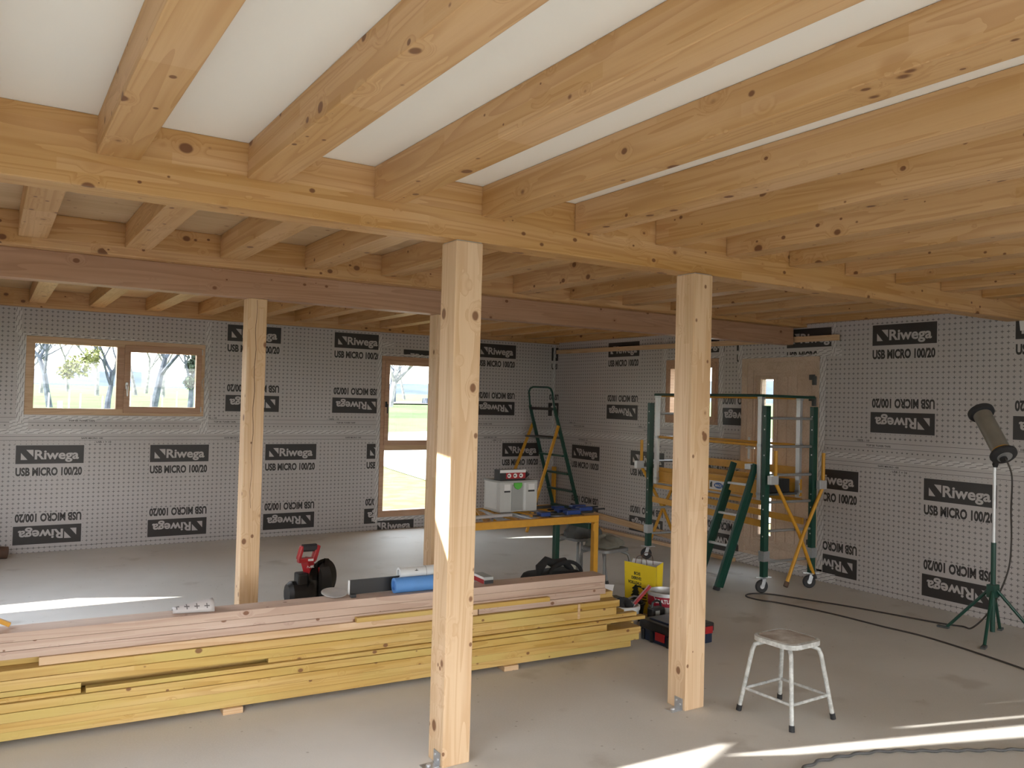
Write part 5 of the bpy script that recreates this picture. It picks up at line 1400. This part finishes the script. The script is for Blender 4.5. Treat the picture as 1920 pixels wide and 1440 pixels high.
# ================================================================== MITRE SAW
t = empty('mitre_saw', (2.05, 6.02, 0)); tag(t, 'red and black mitre saw on the floor behind the timber stack', 'saw')
mb = MB(); mb.box((1.88, 5.88, 0.001), (2.30, 6.14, 0.055)); mb.lathe([(0.13, 0.055), (0.13, 0.07)], 24, c=(2.10, 6.0, 0)); mb.build('base', M['black'], t, bevel=0.008)
mb = MB(); mb.box((1.84, 6.06, 0.055), (2.34, 6.085, 0.12)); mb.build('fence', M['black'], t, bevel=0.004)
mb = MB(); Q = Matrix.Rotation(math.radians(8), 3, 'X') @ Matrix.Rotation(math.radians(90), 3, 'Y')
mb.lathe([(0.0, -0.10), (0.075, -0.10), (0.095, -0.07), (0.098, 0.05), (0.08, 0.09), (0, 0.09)], 12, c=(1.985, 5.99, 0.19), rot=Q, cap0=False, cap1=False); mb.build('motor_housing', M['black'], t, smooth_=True, angle=0.5)
mb = MB(); mb.box((1.945, 5.93, 0.235), (2.03, 6.03, 0.345)); mb.build('battery', M['black'], t, bevel=0.015)
ga = []
for i in range(19): a = math.radians(-50 + 150*i/18); ga.append((2.10 + 0.055, 6.02 + 0.125*math.cos(a)*0.55, 0.27 + 0.135*math.sin(a)))
mb = MB(); n_g = 19
for i in range(19):
    a = math.radians(-75 + 175*i/18)
    for (rr_, xx) in ((0.055, 2.09), (0.135, 2.09), (0.135, 2.165), (0.055, 2.165)):
        mb.v.append(Vector((xx + 0.045*math.cos(a)*rr_/0.135, 5.99 - 0.35*rr_*math.cos(a), 0.265 + rr_*math.sin(a))))
for i in range(18):
    for j in range(4): a = i*4+j; b = i*4+(j+1) % 4; mb.f.append((a, b, b+4, a+4)); mb.m.append(0)
mb.f.append((0, 1, 2, 3)); mb.f.append((75, 74, 73, 72)); mb.m += [0, 0]
mb.build('upper_guard', M['black'], t)
mb = MB(); Qb = Matrix.Rotation(math.radians(55), 3, 'Z') @ Matrix.Rotation(PI/2, 3, 'Y')
mb.lathe([(0.0, -0.0015), (0.155, -0.0015), (0.155, 0.0015), (0.0, 0.0015)], 40, c=(2.15, 5.985, 0.275), rot=Matrix.Rotation(math.radians(-62), 3, 'Z') @ Matrix.Rotation(PI/2, 3, 'Y'), cap0=False, cap1=False); mb.build('blade_cover', M['smoke'], t)
mb = MB(); mb.bar((2.055, 5.985, 0.33), (2.015, 5.96, 0.445), 0.070, 0.065); mb.bar((2.09, 6.0, 0.28), (2.10, 5.99, 0.38), 0.06, 0.06); q = mb.build('arm', M['red'], t, bevel=0.008)
hd = MB(); A = Vector((1.955, 5.95, 0.455)); 
for a, b, wd, ht in (((1.945, 5.95, 0.440), (2.075, 5.95, 0.440), 0.05, 0.034), ((1.950, 5.95, 0.445), (1.978, 5.95, 0.545), 0.05, 0.026), ((2.065, 5.95, 0.435), (2.095, 5.95, 0.545), 0.05, 0.034)):
    hd.bar(a, b, wd, ht)
hd.build('handle_frame', M['red'], t, bevel=0.008)
mb = MB(); mb.bar((1.978, 5.95, 0.528), (2.083, 5.95, 0.528), 0.050, 0.052, ch=0.012); mb.build('grip', M['rubber'], t)
mb = MB(); mb.box((2.015, 5.922, 0.434), (2.055, 5.9245, 0.450)); mb.build('plate', M['paper'], t)
mb = MB(); q = text_mb('FUEL', 0.015, 0.055, bold=0.04, italic=0.3)
mb.merge(q, Matrix.Translation((2.008, 5.9265, 0.385)) @ Matrix.Rotation(PI/2, 4, 'X')); mb.build('lettering', M['inkwhite'], t, recalc=False)
mb = MB(); mb.bar((2.165, 5.98, 0.36), (2.175, 5.97, 0.43), 0.03, 0.035); mb.build('dust_port', M['smoke'], t)

# ================================================================== WORK LAMP ON ITS STAND
t = empty('work_lamp', (6.262, 3.245, 0)); tag(t, 'tube work light on a green four-legged stand near the right wall', 'lamp')
px, py = 6.262, 3.245
mb = MB(); mb.cyl((px, py, 0.05), (px, py, 0.70), 0.0175, 14); mb.build('pole', M['green'], t, smooth_=True)
mb = MB(); mb.cyl((px, py, 0.69), (px, py, 1.275), 0.0125, 14); mb.build('chrome_tube', M['alu'], t, smooth_=True)
mb = MB(); mb.box((px-0.04, py-0.028, 0.30), (px+0.04, py+0.028, 0.395)); mb.build('hub', M['green'], t, bevel=0.005)
for fx, fy in ((6.215, 3.60), (5.935, 3.135), (6.575, 3.345), (6.42, 2.93)):
    d = Vector((fx-px, fy-py, 0)).normalized()
    mb = MB(); mb.tube([Vector((px, py, 0.355)) + d*0.025, Vector((fx, fy, 0.014)) - d*0.04], 0.0115, 10); l_ = mb.build('leg', M['green'], t, smooth_=True)
    mb = MB(); mb.bar(Vector((fx, fy, 0.009)) - d*0.055, Vector((fx, fy, 0.007)) + d*0.03, 0.032, 0.014); mb.build('foot', M['darkcloth'], l_, bevel=0.003)
A = Vector((6.165, 3.125, 1.335)); B = Vector((6.350, 3.405, 1.665)); d = (B-A).normalized(); Q = Vector((0, 0, 1)).rotation_difference(d).to_matrix(); L_ = (B-A).length
mb = MB(); mb.lathe([(0.064, 0.03), (0.064, L_-0.02)], 30, c=A, rot=Q); mb.build('diffuser', plain('dull_translucent_tube', (0.21, 0.195, 0.165), 0.3, var=0.25, scale=9), t, smooth_=True)
mb = MB(); mb.lathe([(0.0, 0.0), (0.062, 0.0), (0.076, 0.010), (0.090, 0.016), (0.092, 0.030), (0.085, 0.040), (0.066, 0.046)], 30, c=A, rot=Q, cap0=False); e1 = mb.build('lower_cap', M['rubber'], t, smooth_=True)
mb = MB(); mb.lathe([(0.050, -0.002), (0.052, 0.002)], 24, c=A, rot=Q); mb.build('end_plate', M['steel'], e1)
mb = MB(); mb.lathe([(0.026, -0.014), (0.026, 0.0)], 18, c=A + Q @ Vector((0, 0.014, 0)), rot=Q); mb.build('socket', M['black'], e1, smooth_=True)
mb = MB(); mb.lathe([(0.0665, 0.045), (0.0665, 0.062)], 30, c=A, rot=Q, cap0=False, cap1=False); mb.build('amber_ring', M['amber'], t, smooth_=True)
mb = MB(); mb.lathe([(0.066, L_-0.05), (0.084, L_-0.045), (0.092, L_-0.030), (0.092, L_-0.012), (0.072, L_-0.002), (0, L_)], 30, c=A, rot=Q, cap1=False); mb.build('upper_cap', M['rubber'], t, smooth_=True)
mb = MB(); mb.bar((px, py, 1.26), A + Vector((0.04, 0.06, 0.03)), 0.03, 0.035); mb.build('bracket', M['rubber'], t, bevel=0.004)
# its cable
def spline(pts, k=8):
    P_ = [Vector(p) for p in pts]; out = []
    for i in range(len(P_)-1):
        p0 = P_[max(0, i-1)]; p1 = P_[i]; p2 = P_[i+1]; p3 = P_[min(len(P_)-1, i+2)]
        for j in range(k):
            u_ = j/k; out.append(0.5*((2*p1) + (p2-p0)*u_ + (2*p0-5*p1+4*p2-p3)*u_*u_ + (3*p1-p0-3*p2+p3)*u_**3))
    out.append(P_[-1]); return out
zc = 0.0065
mb = MB(); mb.tube(spline([tuple(A + Q @ Vector((0, 0.0, -0.012))), (6.195, 3.09, 1.20), (6.27, 3.13, 0.95), (6.34, 3.16, 0.70), (6.33, 3.18, 0.48), (6.30, 3.28, 0.20), (6.32, 3.42, 0.03),
     (6.37, 3.53, zc), (6.292, 3.69, zc), (6.125, 4.30, zc), (5.96, 4.72, zc), (5.86, 4.94, zc), (5.72, 5.03, zc), (5.60, 4.98, zc), (5.60, 4.83, zc), (5.665, 4.70, zc), (5.765, 4.29, zc), (5.793, 3.835, zc), (5.82, 3.43, zc), (5.69, 2.75, zc), (5.5, 2.2, zc), (5.3, 1.6, zc)]), 0.0062, 8)
tag(mb.build('lamp_cable', M['cable'], smooth_=True), 'brown-black cable looping over the floor from the work light', 'cable')
cp = [(2.2, 1.7), (2.75, 2.15), (3.05, 2.42), (3.23, 2.490), (3.404, 2.490), (3.68, 2.424), (3.92, 2.30), (4.34, 2.09), (4.9, 1.85), (5.6, 1.6)]
sp = spline([(x, y, 0.008) for x, y in cp], 26); out = []; s_ = 0
for i, p in enumerate(sp):
    if i: s_ += (p - sp[i-1]).length
    d = (sp[min(i+1, len(sp)-1)] - sp[max(i-1, 0)]).normalized(); n_ = Vector((-d.y, d.x, 0))
    out.append(p + n_*0.008*math.sin(s_*2*PI/0.115))
mb = MB(); mb.tube(out, 0.0070, 8); tag(mb.build('wavy_cable', M['greycable'], smooth_=True), 'wavy grey cable on the floor in front of the white stool', 'cable')

# cord bundle by the window, bag at the far left, crack details
t = None
mb = MB(); 
mb.tube(spline([(2.040, 9.57, 2.13), (2.045, 9.565, 1.97), (2.035, 9.56, 1.86), (2.00, 9.555, 1.80), (1.985, 9.555, 1.75), (2.01, 9.555, 1.69), (2.04, 9.56, 1.72), (2.04, 9.565, 1.80), (2.07, 9.56, 1.70), (2.075, 9.565, 1.60), (2.10, 9.57, 1.54)]), 0.0032, 6)
mb.tube(spline([(2.05, 9.57, 1.83), (2.055, 9.56, 1.70), (2.09, 9.565, 1.62)]), 0.003, 6)
tag(mb.build('blind_cord', M['cord'], smooth_=True), 'white cord hanging at the right side of the left window', 'cord')
mb = MB(); mb.tube(spline([(-0.12, 9.36, 0.06), (0.02, 9.35, 0.065), (0.13, 9.36, 0.06), (0.20, 9.37, 0.052)]), 0.06, 14, radii=None)
o = mb.build('brown_roll', M['brown'], smooth_=True); tag(o, 'dark brown rolled bundle on the floor at the left end of the back wall', 'bundle')
